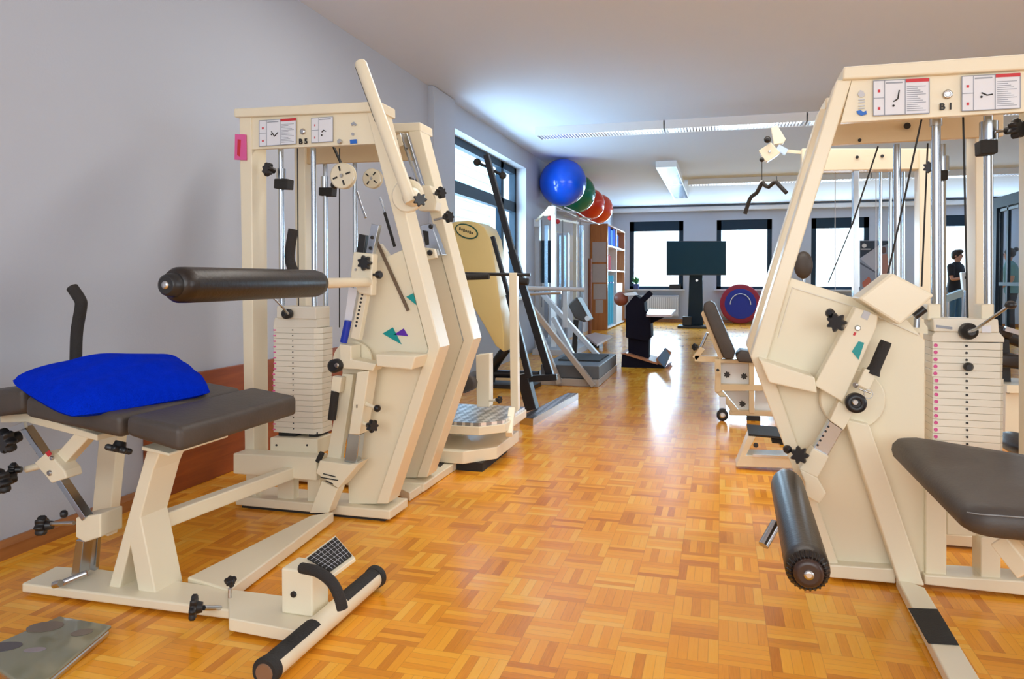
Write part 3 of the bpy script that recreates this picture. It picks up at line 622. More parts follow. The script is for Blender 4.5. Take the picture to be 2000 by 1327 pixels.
MB().pp([(994, 533), (1009, 533), (1012, 800), (1000, 818), (997, 780)], 4.45, .05).build('handle_post', CREAM, C5, bevel=.003)
MB().cyl(P(905, 535, 4.47), P(1036, 537, 4.47), .0105).build('handle_bar', BLACK, C5)
MB().cyl(P(899, 542, 4.30), P(955, 540, 4.30), .019).build('hand_grip', FOAM, C5)
MB().pp([(929, 694), (956, 691), (956, 795), (931, 795)], 4.4, .08).build('column', CREAM, C5, bevel=.004)
MB().pp([(896, 740), (902, 733), (922, 736), (928, 748), (926, 760), (905, 770), (896, 765)], 4.35, .25).build('knee_pad', LEATH, C5, bevel=.015, seg=4)
MB().cyl(P(956, 783, 4.35), P(972, 781, 4.32), .008).build('threaded_rod', CREAM, C5); star_knob(P(973, 781, 4.32), (1, -.3, 0), .024, C5)
MB().box(-1.62, -1.54, 4.35, 4.43, .05, .25).build('column_foot', CREAM, C5)
# ======================= right leg machine (B 1) =======================
Yb = 2.91
B1 = thing('weight_machine', (.9, 2.95, 0), 'cream weight stack machine marked B 1 with big side plate and leg roller, front right', 'exercise machine')
slant1 = [(1635, 156), (1664, 155), (1545, 543), (1499, 700), (1640, 1108), (1620, 1108), (1466, 697)]
cap1 = [(1648, 130), (2060, 101), (2060, 132), (1646, 155)]
head1 = [(1664, 155), (2060, 130), (2060, 215), (1642, 240)]
def b1_frame(T, dY, head, label2=None):
    S = lambda m: shifted(m, Vector((0, dY, 0)))
    S(MB().pp(slant1, Yb, .12)).build('slanted_frame', CREAM, T, bevel=.005)
    S(MB().pp(cap1, Yb - .02, .20)).build('top_beam', CREAM, T, bevel=.006)
    return S(MB().pp(head1, Yb + .005, .03)).build('header_panel', head, T, bevel=.002)
b1_frame(B1, 0, CREAM)
MB().pp([(1545, 543), (1680, 586), (1770, 622), (1806, 668), (1806, 1143), (1640, 1108), (1475, 697)], Yb + .03, .06).build('side_panel', CREAM, B1, bevel=.003)
m = MB()
for a, b in (((1548, 562), (1680, 603)), ((1548, 562), (1520, 660)), ((1680, 603), (1795, 655))): m.beam(P(*a, Yb + .027), P(*b, Yb + .027), .004, .006, YM)
m.build('panel_crease', CREAMD, B1)
MB().pp([(1483, 703), (1592, 738), (1596, 769), (1502, 748)], Yb - .12, .17).build('stop_bar', CREAM, B1, bevel=.005)
MB().pp([(1650, 820), (1698, 830), (1806, 1146), (1756, 1140)], Yb - .06, .08).build('diagonal_brace', CREAM, B1, bevel=.005)
MB().prism([at(1750, 1127, Z=.04), at(1806, 1148, Z=.04), at(1975, 1427, Z=.04), at(1905, 1427, Z=.04)], (0, 0, -.036)).build('floor_rail', CREAM, B1, bevel=.004)
MB().prism([at(1774, 1188, Z=.043), at(1831, 1190, Z=.043), at(1873, 1260, Z=.043), at(1813, 1256, Z=.043)], (0, 0, -.0025)).build('anti_slip_mat', RUBBER, B1)
MB().pp([(1620, 1104), (1750, 1112), (1750, 1141), (1620, 1129)], Yb - .02, .16).build('floor_beam', CREAM, B1, bevel=.005)
MB().pp([(1806, 1124), (2060, 1140), (2060, 1171), (1806, 1143)], Yb - .01, .12).build('floor_beam', CREAM, B1, bevel=.005)
MB().pp([(1808, 870), (1849, 870), (1849, 1130), (1808, 1128)], Yb + .01, .10).build('lower_strut', CREAM, B1, bevel=.004)
MB().pp([(1916, 1050), (1955, 1050), (1955, 1136), (1916, 1134)], Yb + .01, .10).build('lower_strut', CREAM, B1, bevel=.004)
MB().pp([(1849, 1000), (2050, 1010), (2050, 1056), (1849, 1046)], Yb + .06, .10).build('cross_beam', CREAM, B1, bevel=.005)
MB().pp([(2016, 130), (2054, 130), (2054, 1162), (2015, 1160)], Yb, .12).build('upright_post', CREAM, B1, bevel=.004)
# placards and markings
sheet((1706, 158, 1815, 226, -5), Yb, B1, True, 2, 0); sheet((1879, 149, 1993, 217, -6), Yb, B1, True, 2, 1)
text_mesh('machine_number', 'B 1', P(1848, 214, Yb - .003), .032, B1)
MB().turn(P(1851, 184, Yb - .002), YM, [(0, .016), (.004, .014), (.005, .010), (.003, .008)], 20).build('round_badge', STEEL, B1)
MB().pp([(1673, 217), (1681, 215), (1686, 219), (1692, 216), (1693, 223), (1683, 226), (1676, 223)], Yb - .002, .003).build('blue_logo', BLUEP, B1)
m = MB()
for y in (194, 199, 206, 211): m.pp([(1677, y), (1689, y - 1), (1689, y + 1), (1677, y + 2)], Yb - .002, .003)
m.pp([(1675, 184), (1680, 176), (1686, 178), (1690, 186), (1684, 190), (1678, 189)], Yb - .001, .002); m.build('small_print', GREYM, B1)
# weight stack
X0 = P(1822, 800, 2.98).x; X1 = P(1962, 800, 2.98).x; ZT = P(1890, 669, 2.98).z; ZB = P(1890, 960, 2.98).z
stack(B1, X0, X1, 2.98, 3.10, ZT, ZB, 21, .012, -.004, 16)
holes(P(1888, 676, 2.976), P(1890, 950, 2.976), 21, .0042, YY, B1)
m = MB()
for k in range(21):
    z = ZB + (ZT - ZB) * (k + .5) / 21; m.turn((X0 + .010 + (-.004 if k >= 16 else 0), 2.9785, z), YM, [(0, .0065), (.002, .0065), (.0021, .003), (.0005, .003)], 12)
sub(m.build('weight_number', PINK, B1), 'pink numbers down the left edge of the stack')
MB().pp([(1827, 648), (1953, 650), (1962, 661), (1962, 669), (1820, 668), (1820, 657)], 2.98, .12).build('top_weight', CREAMD, B1, bevel=.003)
MB().pp([(1822, 622), (1950, 624), (1952, 650), (1824, 648)], 2.97, .13).build('stack_head', CREAMD, B1, bevel=.004)
for a, b in ((1812, 1838), (1917, 1942)): MB().pp([(a, 595), (b, 594), (b, 626), (a, 626)], 3.0, .09).build('rod_bushing', CREAM, B1, bevel=.004)
MB().pp([(1829, 635), (1860, 639), (1860, 644), (1829, 640)], 2.967, .002).build('small_print', GREYP, B1)
MB().pp([(1918, 638), (1936, 636), (1936, 650), (1918, 650)], 2.967, .002).build('small_label', PAPER, B1)
MB().turn(P(1890, 647, 2.97), YM, [(0, .030), (.012, .030), (.03, .026), (.034, .014), (.05, .012)]).build('selector_hub', BLACK, B1)
MB().tube([P(1893, 648, 2.92), P(1905, 644, 2.86), P(1968, 600, 2.80)], .0052).build('selector_lever', CHROME, B1)
MB().ball(P(1974, 596, 2.79), .018, .018, .014).build('lever_knob', BLACK, B1)
round_knob(P(1889, 716, 2.975), YM, .016, B1)
for x, Y in ((1828, 3.05), (1930, 3.05)): MB().cyl(P(x, 218, Y), P(x + 1, 600, Y), .0155).build('guide_rod', CHROME, B1)
MB().cyl(P(1828, 222, 3.05), P(1828, 246, 3.05), .021).build('rod_collar', STEEL, B1)
MB().cyl(P(1931, 238, 3.05), P(1931, 274, 3.05), .030).build('stop_collar', CHROME, B1)
MB().pp([(1915, 273), (1950, 272), (1950, 299), (1916, 301)], 3.0, .07).build('rubber_stop', RUBBER, B1, bevel=.005)
star_knob(P(1978, 253, 2.98), (.8, -1, 0), .036, B1); MB().cyl(P(1945, 257, 3.03), P(1974, 254, 2.99), .006).build('threaded_rod', STEEL, B1)
MB().cyl(P(1801, 228, 3.1), P(1742, 500, 3.2), .0035, 8).build('steel_cable', INK, B1)
MB().cyl(P(1742, 500, 3.2), P(1728, 560, 3.22), .0035, 8).build('steel_cable', INK, B1)
MB().cyl(P(1881, 226, 3.05), P(1890, 622, 3.05), .0035, 8).build('steel_cable', INK, B1)
# lever head on the plate
YL = 2.80
MB().turn(P(1662, 778, Yb + .02), YM, [(0, .11), (.03, .11), (.034, .105)], 48).build('guide_disc', CREAM, B1)
MB().pp([(1672, 600), (1716, 616), (1712, 640), (1646, 786), (1590, 753)], YL, .07).build('lever_body', CREAM, B1, bevel=.004)
MB().pp([(1676, 584), (1742, 533), (1826, 577), (1757, 636)], YL - .06, .15).build('head_cover', CREAM, B1, bevel=.008)
MB().pp([(1688, 606), (1701, 611), (1694, 626), (1681, 620)], YL - .003, .003).build('display', GREYM, B1)
bolt(P(1675, 641, YL - .001), YM, .010, B1, STEEL)
MB().pp([(1668, 649), (1673, 650), (1670, 656), (1666, 655)], YL - .002, .002).build('red_marking', RED, B1)
MB().pp([(1677, 667), (1688, 670), (1677, 703), (1664, 687)], YL - .003, .003).build('teal_marking', TEAL, B1)
star_knob(P(1636, 630, YL - .03), (-.4, -1, 0), .034, B1); round_knob(P(1624, 613, YL - .01), (-.5, -1, .2), .016, B1)
MB().cyl(P(1645, 636, YL), P(1660, 640, YL + .03), .010).build('threaded_rod', STEEL, B1)
MB().pp([(1690, 720), (1714, 730), (1697, 765), (1674, 752)], YL - .02, .05).build('handle_socket', CREAM, B1, bevel=.005)
MB().tube([P(1703, 731, YL), P(1706, 724, YL), P(1709, 718, YL), P(1727, 676, YL), P(1731, 667, YL)], [.026, .022, .0195, .0195, .018], 20).build('lever_grip', FOAM, B1)
bolt(P(1672, 752, YL - .01), (-1, -1, 0), .010, B1, STEEL); MB().cyl(P(1678, 760, YL - .02), P(1700, 768, YL - .02), .003).build('lock_pin', STEEL, B1)
MB().tube([P(1696 + 9 * math.cos(a), 770 - 9 * math.sin(a), YL - .03) for a in [k * .628 for k in range(11)]], .0015, 6).build('pull_ring', STEEL, B1)
MB().turn(P(1670, 786, YL), YM, [(0, .034), (.02, .035), (.03, .033), (.034, .016), (.030, .014)], 32).build('pivot_cap', BLACK, B1); bolt(P(1670, 786, YL - .03), YM, .011, B1, STEEL)
MB().pp([(1638, 784), (1667, 806), (1648, 841), (1620, 822)], YL + .01, .06).build('arm_sleeve', CREAM, B1, bevel=.004)
MB().pp([(1620, 822), (1646, 840), (1614, 896), (1587, 880)], YL + .02, .04).build('inner_tube', CHROME, B1, bevel=.002)
holes(P(1618, 834, YL + .018), P(1597, 870, YL + .018), 5, .004, YY, B1)
MB().pp([(1588, 876), (1620, 893), (1597, 934), (1561, 918)], YL, .07).build('lower_block', CREAM, B1, bevel=.004)
star_knob(P(1563, 888, YL - .02), (-.3, -1, 0), .032, B1); round_knob(P(1541, 877, YL - .01), (-.6, -1, 0), .015, B1)
MB().prism([P(x, y, YL) for x, y in ((1561, 915), (1597, 934), (1614, 965), (1600, 985), (1570, 968), (1572, 945))], (0, .06, 0)).build('roller_bracket', CREAM, B1, bevel=.005)
MB().cyl(P(1516, 1022, 2.55), P(1491, 1066, 2.5), .017, 24).build('counter_tube', CHROME, B1)
# leg roller
ra = at(1578, 1116, Y=1.97); rb = Vector((ra.x + .012, 2.78, ra.z - .0)); rb = at(1536, 943, Y=2.78)
d = (rb - ra).normalized(); ln = (rb - ra).length
MB().turn(ra, d, [(-.012, .030), (-.008, .044), (.012, .0535), (.05, .0545), (ln - .05, .0545), (ln - .012, .050), (ln, .03)], 44).build('roller_pad', BLEATH, B1)
m = MB(); u, w = frame_of(d)
for k in range(26): a = 2 * math.pi * k / 26; q = u * math.cos(a) + w * math.sin(a); m.cyl(ra + q * .050 + d * .004, ra + q * .039 - d * .012, .0035, 6)
m.build('gathered_seam', BLEATH, B1)
MB().turn(ra - d * .008, -d, [(0, .037), (.010, .036), (.016, .031), (.017, .024)], 32).build('end_cap', paint('dark_brown_cap', (.045, .022, .016), .35), B1)
MB().turn(ra - d * .025, -d, [(0, .012), (.004, .012), (.005, .006)], 20).build('end_screw', STEEL, B1)
MB().cyl(rb - d * .01, rb + d * .12, .02).build('roller_axle', CREAM, B1)
# seat
y0, y1 = 1.95, 2.80
def sp(x, y, Y): return P(x, y, Y)
xa = sp(1888, 1000, y0).x; z0 = sp(1888, 1052, y0).z; z1 = z0 + .072
def rr2(x0, y0, x1, y1, r, z):
    L = []
    for cx, cy, a0 in ((x0 + r, y0 + r, 180), (x1 - r, y0 + r, 270), (x1 - r, y1 - r, 0), (x0 + r, y1 - r, 90)):
        for k in range(7):
            a = math.radians(a0 + 15 * k); qx = cx + r * math.cos(a); qy = cy + r * math.sin(a)
            L.append(Vector((qx, qy - (.40 * max(0, (qx - xa - .08) / .54) if qy > (y0 + y1) / 2 else 0), z)))
    return L
m = MB(); pr = [(0, z0, .0), (0, z0, 0)]
rings = []
for ins, z in ((.02, z0), (.004, z0 + .012), (0, z0 + .03), (.002, z0 + .05), (.014, z1 - .004), (.035, z1 + .002), (.08, z1 + .010), (.16, z1 + .016)):
    rings.append(rr2(xa + ins, y0 + ins, xa + .62 - ins, y1 - ins, .06, z) if ins < .1 else rr2(xa + ins, y0 + ins, xa + .62 - ins, y1 - ins, .05, z))
m.rings(rings); o = m.build('seat_pad', LEATH, B1)
seam = MB().tube([Vector((xa + .003, y0 + .10, z0 + .040)), Vector((xa + .012, y0 + .032, z0 + .052)), Vector((xa + .03, y0 + .010, z0 + .056)), Vector((xa + .08, y0 + .004, z0 + .058)), Vector((xa + .6, y0 + .004, z0 + .058))], .0016, 8)
seam.build('piping', paint('grey_thread', (.26, .27, .28), .6), o)
MB().box(xa + .15, xa + .5, 2.02, 2.38, z0 - .03, z0).build('seat_frame', CREAM, B1, bevel=.004)
for y_ in (2.02, 2.32): MB().box(xa + .46, xa + .52, y_, y_ + .06, 0, z0 - .03).build('seat_leg', CREAM, B1, bevel=.004)
MB().beam(P(1956, 1052, 2.15), P(2010, 1120, 2.1), .04, .05).build('seat_strut', CREAM, B1, bevel=.004)
# ======================= twin machine behind B 1 =======================
D1 = thing('weight_machine', (.9, 3.45, 0), 'cream weight machine directly behind the B 1 machine, its header coloured as cream in shade showing below', 'exercise machine')
DYb = .47
b1_frame(D1, DYb, TAN)  # rear header takes the tan, shade put into its colour
def B(x, y, Y=3.4): return P(x, y, Y)
MB().cyl(B(1772, 246, 3.38), B(1772, 246, 3.37), .013).build('bolt', BLACK, D1); bolt(B(1679, 274, 3.38), YM, .007, D1)
MB().pp([(1905, 200), (1928, 199), (1930, 640), (1906, 640)], 3.40, .12).build('upright_post', CREAM, D1, bevel=.004)
for x in (1752, 1840): MB().cyl(B(x, 282, 3.5), B(x + 1, 640, 3.5), .0145).build('guide_rod', CHROME, D1)
MB().cyl(B(1841, 306, 3.5), B(1841, 334, 3.5), .024).build('stop_collar', CHROME, D1)
MB().pp([(1832, 333), (1852, 332), (1852, 351), (1833, 352)], 3.46, .06).build('rubber_stop', RUBBER, D1, bevel=.004)
star_knob(B(1816, 327, 3.45), (-.3, -1, 0), .026, D1)
MB().cyl(B(1715, 286, 3.5), B(1664, 440, 3.55), .0035, 8).build('steel_cable', INK, D1); MB().cyl(B(1664, 440, 3.55), B(1618, 552, 3.6), .0025, 8).build('steel_cable', INK, D1)
MB().cyl(B(1812, 280, 3.5), B(1800, 560, 3.5), .0035, 8).build('steel_cable', INK, D1)
MB().pp([(1520, 690), (1806, 690), (1806, 1060), (1640, 1050)], 3.41, .05).build('side_panel', CREAM, D1)
MB().box(.36, 1.15, 3.38, 3.52, .01, .055).build('floor_beam', CREAM, D1, bevel=.004)
# counter lever seen between lever head and stack
MB().pp([(1756, 636), (1790, 612), (1812, 640), (1812, 652), (1775, 648)], 3.0, .05).build('bracket_plate', CREAM, B1)
MB().tube([P(1790, 640, 2.95), P(1791, 620, 2.95)], .010).build('chrome_post', CHROME, B1)
MB().cyl(P(1786, 618, 2.93), P(1806, 603, 2.93), .014).build('black_grip', BLACK, B1)
# ======================= floor scale =======================
c = [at(116, 1203, Z=.034), at(219, 1221, Z=.034), at(62, 1352, Z=.034), at(-50, 1275, Z=.034)]
cx = sum(c, Vector()) / 4
T = thing('floor_scale', (cx.x, cx.y, 0), 'flat grey-green glass body scale on the parquet in the near left corner', 'scale')
GLS = paint('grey_green_glass', (.24, .24, .17), .12, var=.05, coat=.4)
MB().prism(c, (0, 0, -.012)).build('glass_top', GLS, T, bevel=.01, seg=4)
MB().prism([cx + (p - cx) * .96 - Vector((0, 0, .013)) for p in c], (0, 0, -.02)).build('scale_body', STEEL, T, bevel=.006)
def flat_oval(cpx, cpy, a, b, mat, name, rot=0, z=.0345):
    c0 = at(cpx, cpy, Z=z); r = Matrix.Rotation(rot, 3, 'Z')
    return MB().prism([c0 + r @ Vector((a * math.cos(t), b * math.sin(t), 0)) for t in [k * .2618 for k in range(24)]], (0, 0, .001)).build(name, mat, T)
BR = paint('electrode_film', (.19, .15, .12), .25)
flat_oval(88, 1225, .052, .036, BR, 'electrode', .4); flat_oval(160, 1236, .030, .022, BR, 'electrode', .6); flat_oval(2, 1265, .055, .030, paint('display_film', (.10, .09, .10), .1), 'display_window', .5)
flat_oval(68, 1270, .03, .014, paint('worn_label', (.30, .26, .28), .5), 'worn_label', .4)
struct(MB().box(XL + .001, XL + .03, 2.98, 5.3, 0, 0.60).build('trim_3', REDW, bevel=.004))
# ======================= yellow curved machine by the window =======================
YEL = paint('pale_yellow_shell', (.92, .72, .30), .35, var=.04)
Yy = 7.0
T = thing('climbing_machine', at(960, 760, Y=Yy), 'tall pale yellow curved shell machine with an oval badge, by the side window', 'exercise machine')
T['_o'] = list(T.location)
L = [(862, 462), (872, 441), (888, 433), (912, 431), (930, 434), (946, 444), (956, 465), (966, 520), (976, 590), (984, 650), (984, 688), (968, 676), (948, 640), (924, 600), (902, 572), (870, 545)]
MB().pp(L, Yy, .42).build('shell', YEL, T, bevel=.012, seg=3)
c0 = P(911, 452, Yy - .012)
def ring_pts(rx, rz, rot): return [c0 + Vector((rx * math.cos(t) * math.cos(rot) + rz * math.sin(t) * math.sin(rot), 0, -rx * math.cos(t) * math.sin(rot) + rz * math.sin(t) * math.cos(rot))) for t in [k * .2244 for k in range(28)]]
m = MB().prism(ring_pts(.125, .070, .35), (0, .01, 0)); bd = m.build('oval_badge', paint('dark_green_print', (.02, .10, .07), .4), T)
m = MB().prism([p - YY * .002 for p in ring_pts(.112, .057, .35)], (0, .002, 0)).build('badge_field', YEL, bd)
m = MB()
for k, h in enumerate((.030, .022, .034, .022, .020, .030, .022)):
    p = c0 + Vector((-.066 + k * .021, -.006, .026 - k * .0078)); m.box(p.x - .007, p.x + .007, p.y, p.y + .003, p.z - h / 2, p.z + h / 2)
m.build('badge_lettering', INK, bd)
MB().tube(smooth_path([P(990, 680, 7.2), P(975, 700, 7.2), P(962, 722, 7.3), P(960, 738, 7.3)]), .05, 10).build('base_arm', BLACK, T)
MB().cyl(P(955, 730, 7.3), P(1052, 733, 7.3), .04, 12).build('base_bar', BLACK, T)
MB().box(P(955, 735, 7.3).x, P(1052, 735, 7.3).x, 7.1, 7.4, 0, .04).build('floor_plate', BLACK, T)
MB().cyl(P(962, 738, 7.3), at(962, 738, Y=7.3) * 1 - Vector((0, 0, at(962, 738, Y=7.3).z - .02)), .03, 10).build('base_leg', BLACK, T)
# ======================= dark leaning frame =======================
T = thing('leaning_frame', (-1.36, 5.9, 0), 'tall black steel frame leaning to the left above a narrow tread plate foot', 'exercise machine')
MB().prism([(-1.46, 5.40, .0), (-1.345, 5.36, .0), (-1.25, 6.68, .0), (-1.345, 6.66, .0)], (0, 0, .05)).build('foot_base', STEEL, T)
MB().prism([(-1.46, 5.40, .051), (-1.345, 5.36, .051), (-1.25, 6.68, .051), (-1.345, 6.66, .051)], (0, 0, .004)).build('tread_plate', TREAD, T)
BLK = paint('black_frame_paint', (.008, .009, .013), .3)
MB().beam(P(1040, 800, 5.75), P(1022, 730, 5.75), .09, .11, YM).build('lower_post', BLK, T, bevel=.005)
MB().beam(P(1076, 738, 5.85), P(1000, 490, 5.85), .060, .055, YM).beam(P(1003, 500, 5.85), P(950, 303, 5.85), .046, .05, YM).build('long_rail', BLK, T, bevel=.004)
MB().beam(P(1034, 738, 5.70), P(994, 575, 5.70), .05, .05, YM).beam(P(997, 590, 5.70), P(962, 462, 5.70), .030, .04, YM).build('short_rail', BLK, T, bevel=.004)
MB().beam(P(1012, 741, 5.75), P(1088, 737, 5.75), .05, .05, YM).build('cross_bar', BLK, T, bevel=.004)
MB().cyl(P(932, 318, 5.9), P(956, 328, 5.9), .012).build('peg', BLK, T); MB().ball(P(932, 317, 5.9), .032).build('peg_ball', RUBBER, T)
MB().cyl(P(965, 334, 5.9), P(982, 343, 5.9), .012).build('peg', BLK, T); MB().ball(P(982, 343, 5.9), .030).build('peg_ball', RUBBER, T)
MB().cyl(P(1004, 548, 5.6), P(1032, 551, 5.6), .028).build('roller', RUBBER, T)
# ======================= grey leg press =======================
T = thing('leg_press', (-1.5, 8.1, 0), 'low grey leg press platform with slanting grey and beige struts, left of the aisle', 'exercise machine')
GB = paint('grey_beige_paint', (.42, .37, .33), .45)
MB().box(-1.95, -1.19, 7.47, 8.86, .0, .075).build('base_frame', GB, T, bevel=.006)
MB().box(-1.80, -1.19, 7.50, 8.80, .076, .21).build('foot_deck', DGREY, T, bevel=.008)
MB().box(-1.70, -1.25, 7.9, 8.6, .211, .225).build('rubber_mat', RUBBER, T)
for a, b, Y0_, Y1_, w, mt_, nm in (((1036, 598), (1160, 754), 7.44, 7.44, .075, GB, 'front_strut'), ((1050, 640), (1093, 750), 7.43, 7.43, .07, GB, 'front_strut'), ((1056, 570), (1168, 695), 8.7, 8.7, .10, GREYM, 'rear_strut'), ((1080, 620), (1122, 700), 8.68, 8.68, .09, GREYM, 'rear_strut')):
    MB().beam(P(*a, Y0_), P(*b, Y1_), .05, w, YM).build(nm, mt_, T, bevel=.004)
MB().cyl(P(1024, 563, 8.0), P(1140, 566, 8.4), .024).build('cross_bar', GREYM, T)
MB().cyl(P(1024, 575, 7.5), P(1096, 572, 7.5), .016).build('cross_bar', STEEL, T)
MB().beam(P(1104, 566, 8.4), P(1104, 640, 8.4), .05, .04, YM).build('upright_bar', GREYM, T)
# ======================= cable column machine =======================
T = thing('cable_machine', (-2.35, 10.9, 0), 'tall grey double cable column machine below the blue gym ball', 'exercise machine')
def col(xa, xb, ya, yb, Y, mat, name, parent=None, d=.06): return MB().pp([(xa, ya), (xb, ya), (xb, yb), (xa, yb)], Y, d).build(name, mat, parent or T, bevel=.002)
col(1039, 1053, 432, 690, 10.9, GREYM, 'column', d=.12); col(1040, 1045, 440, 680, 10.88, STEEL, 'guide_rod', d=.02)
col(1076, 1085, 402, 678, 10.5, WHITE, 'column'); col(1088, 1110, 455, 672, 11.3, GREYM, 'column', d=.1); col(1092, 1096, 460, 660, 11.28, CHROME, 'guide_rod', d=.02); col(1102, 1106, 460, 660, 11.28, CHROME, 'guide_rod', d=.02)
col(1054, 1063, 470, 553, 11.0, FRAMED, 'weight_pile'); col(1070, 1076, 470, 553, 11.0, FRAMED, 'weight_pile'); col(1063, 1070, 440, 660, 11.0, CHROME, 'guide_rod'); col(1054, 1063, 553, 670, 11.0, GREYM, 'stack_base')
col(1131, 1138, 440, 660, 11.8, CHROME, 'column'); col(1119, 1126, 430, 655, 12.1, CREAM, 'column')
MB().pp([(1060, 418), (1072, 402), (1084, 404), (1083, 420), (1062, 422)], 10.45, .08).build('pulley_plate', CREAM, T)
MB().beam(P(1047, 432, 10.7), P(1066, 414, 10.6), .03, .04, YM).build('top_arm', CREAM, T)
col(1038, 1053, 428, 443, 10.85, WHITE, 'head_box', d=.1)
MB().beam(P(1084, 428, 10.6), P(1128, 436, 11.9), .03, .03).build('top_arm', CREAM, T)
for x, y in ((1074, 426), (1089, 433)): MB().ball(P(x, y, 10.6), .035).build('cable_stopper', RED, T)
for x in (1058, 1099, 1134): MB().cyl(P(x, 430, 10.7), P(x, 600, 10.7), .004, 6).build('steel_cable', INK, T)
MB().box(-2.62, -2.0, 10.4, 12.3, 0, .08).build('floor_frame', GREYM, T)
T = thing('padded_stool', at(1130, 700, Z=0), 'small black padded machine seat with a white roller end, behind the grey leg press', 'machine seat'); T['_o'] = list(T.location)
yq = T.location.y
MB().pp([(1109, 596), (1126, 580), (1136, 596), (1152, 626), (1140, 630), (1122, 622)], yq, .35).build('seat_pad', LEATH, T, bevel=.02)
MB().cyl(P(1147, 622, yq - .02), P(1147, 622, yq + .3), .035).build('roller', WHITE, T)
MB().beam(P(1126, 625, yq + .1), P(1122, 696, yq + .1), .07, .07).build('seat_post', BLACK, T)
MB().beam(P(1108, 697, yq + .1), P(1148, 698, yq + .1), .06, .04).build('foot', BLACK, T)
T = thing('step_stool', at(1170, 690, Z=0), 'low stool with a pinkish board top between leg press and black stander', 'stool'); T['_o'] = list(T.location)
yq = T.location.y; zt = P(1150, 668, yq).z
a = [at(1143, 655, Z=zt), at(1162, 650, Z=zt), at(1196, 656, Z=zt), at(1166, 673, Z=zt)]
MB().prism(a, (0, 0, -.03)).build('board_top', paint('pinkish_board', (.48, .34, .32), .4), T)
ct = sum(a, Vector()) / 4
MB().box(ct.x - .06, ct.x + .06, ct.y - .2, ct.y + .2, 0, zt - .03).build('pedestal', BLACK, T)
# wooden staff, boards with charts on the wall
WB = wood('brown_pole_wood', (.20, .06, .02), (.30, .10, .04))
o = MB().cyl(P(1152, 505, 14.5), (P(1152, 505, 14.5).x, 14.5, 0), .035, 12).build('wooden_pole', WB); tag(o, 'upright brown wooden pole in front of the paper-covered cabinet side', 'pole')
for k, (y0, y1) in enumerate(((452, 505), (508, 548))):
    o = MB().prism([(XL + .006, 11.6, P(1130, y1, 12.6).z), (XL + .006, 14.8, P(1130, y1, 12.6).z), (XL + .006, 14.8, P(1130, y0, 12.6).z), (XL + .006, 11.6, P(1130, y0, 12.6).z)], (.006, 0, 0)).build('wall_chart', paint('beige_chart_paper', (.55, .49, .42), .7, var=.1, scale=3))
    tag(o, ['beige chart on the left wall behind the cable columns, upper of two', 'beige chart on the left wall behind the cable columns, lower of two'][k], 'chart')
# ======================= cabinet =======================
T = thing('cabinet', (-2.5, 17.3, 0), 'tall orange-brown wooden shelf cabinet with papers on its side, left of the far windows', 'cabinet')
cx0, cx1 = XL + .01, P(1187, 500, 15.8).x; cy0, cy1 = 15.8, 18.7; cz = P(1187, 437, 15.8).z
MB().box(cx0, cx1, cy0, cy0 + .03, 0, cz).build('side_panel', CABW, T); MB().box(cx0, cx1, cy1 - .03, cy1, 0, cz).build('side_panel', CABW, T)
MB().box(cx0, cx0 + .02, cy0 + .03, cy1 - .03, 0, cz).build('back_panel', REDW, T)
MB().box(cx0, cx1, cy0 + .03, cy1 - .03, cz - .03, cz).build('top_panel', CABW, T)
zs = [P(1187, y, 15.8).z for y in (478, 527)]
for z in zs + [.06]: MB().box(cx0, cx1, cy0 + .03, cy1 - .03, z - .03, z).build('shelf', WHITE, T)
for y in (17.2,): MB().box(cx0, cx1, y, y + .03, .06, cz - .03).build('divider', WHITE, T)
for k, (x0, x1, y0, y1) in enumerate(((1157, 1184, 473, 512), (1157, 1184, 516, 552), (1159, 1184, 555, 585), (1163, 1178, 586, 612))):
    o = MB().pp([(x0, y0), (x1, y0), (x1, y1), (x0, y1)], 15.796, .003).build('paper_sheet', paint('grey_paper', (.50, .48, .49), .7, var=.08, scale=12))
    tag(o, ['top paper sheet on the side of the wooden cabinet', 'second paper sheet from the top on the cabinet side', 'third paper sheet from the top on the cabinet side', 'small narrow paper sheet lowest on the cabinet side'][k], 'paper')
# shelf contents
BLB = paint('bright_blue_box', (.01, .10, .70), .9, spec=.1); LBL = paint('light_blue_mat', (.10, .50, .78), .9, spec=.1)
for k, (y, w, h, mt_) in enumerate(((15.95, .45, .42, BLB), (16.45, .3, .36, paint('pale_blue_box', (.12, .38, .75), .9, spec=.1)), (16.8, .35, .40, BLB), (17.35, .4, .30, BLB))):
    o = MB().box(cx0 + .06, cx1 - .03, y, y + w, zs[0], zs[0] + h).build('storage_box', mt_, bevel=.01)
    tag(o, ['blue box at the near end of the top cabinet shelf', 'pale blue box between two blue ones on the top cabinet shelf', 'blue box third from the near end of the top cabinet shelf', 'blue box at the far end of the top cabinet shelf'][k], 'box')
for k in range(4):
    y = 15.9 + k * .17; o = MB().box(cx0 + .06, cx1 - .04, y, y + .12, zs[1], zs[1] + .34 - .03 * (k % 2)).build('ring_binder', paint('red_binder', (.55, .05, .08), .9, spec=.1)); tag(o, 'red binder standing on the middle shelf of the wooden cabinet', 'binder', 'red binders on the middle cabinet shelf')
for k in range(3):
    y = 16.1 + k * .36; o = MB().cyl((cx1 - .17, y, .09), (cx1 - .17, y, zs[1] - .12), .15, 20).build('rolled_mat', LBL, bevel=.02); tag(o, ['light blue rolled mat standing nearest in the cabinet', 'light blue rolled mat standing in the middle of three', 'light blue rolled mat standing farthest of three'][k], 'mat')
    MB().cyl((cx1 - .17, y, 1.0), (cx1 - .17, y, 1.03), .152, 20).build('strap', BLUE, o)
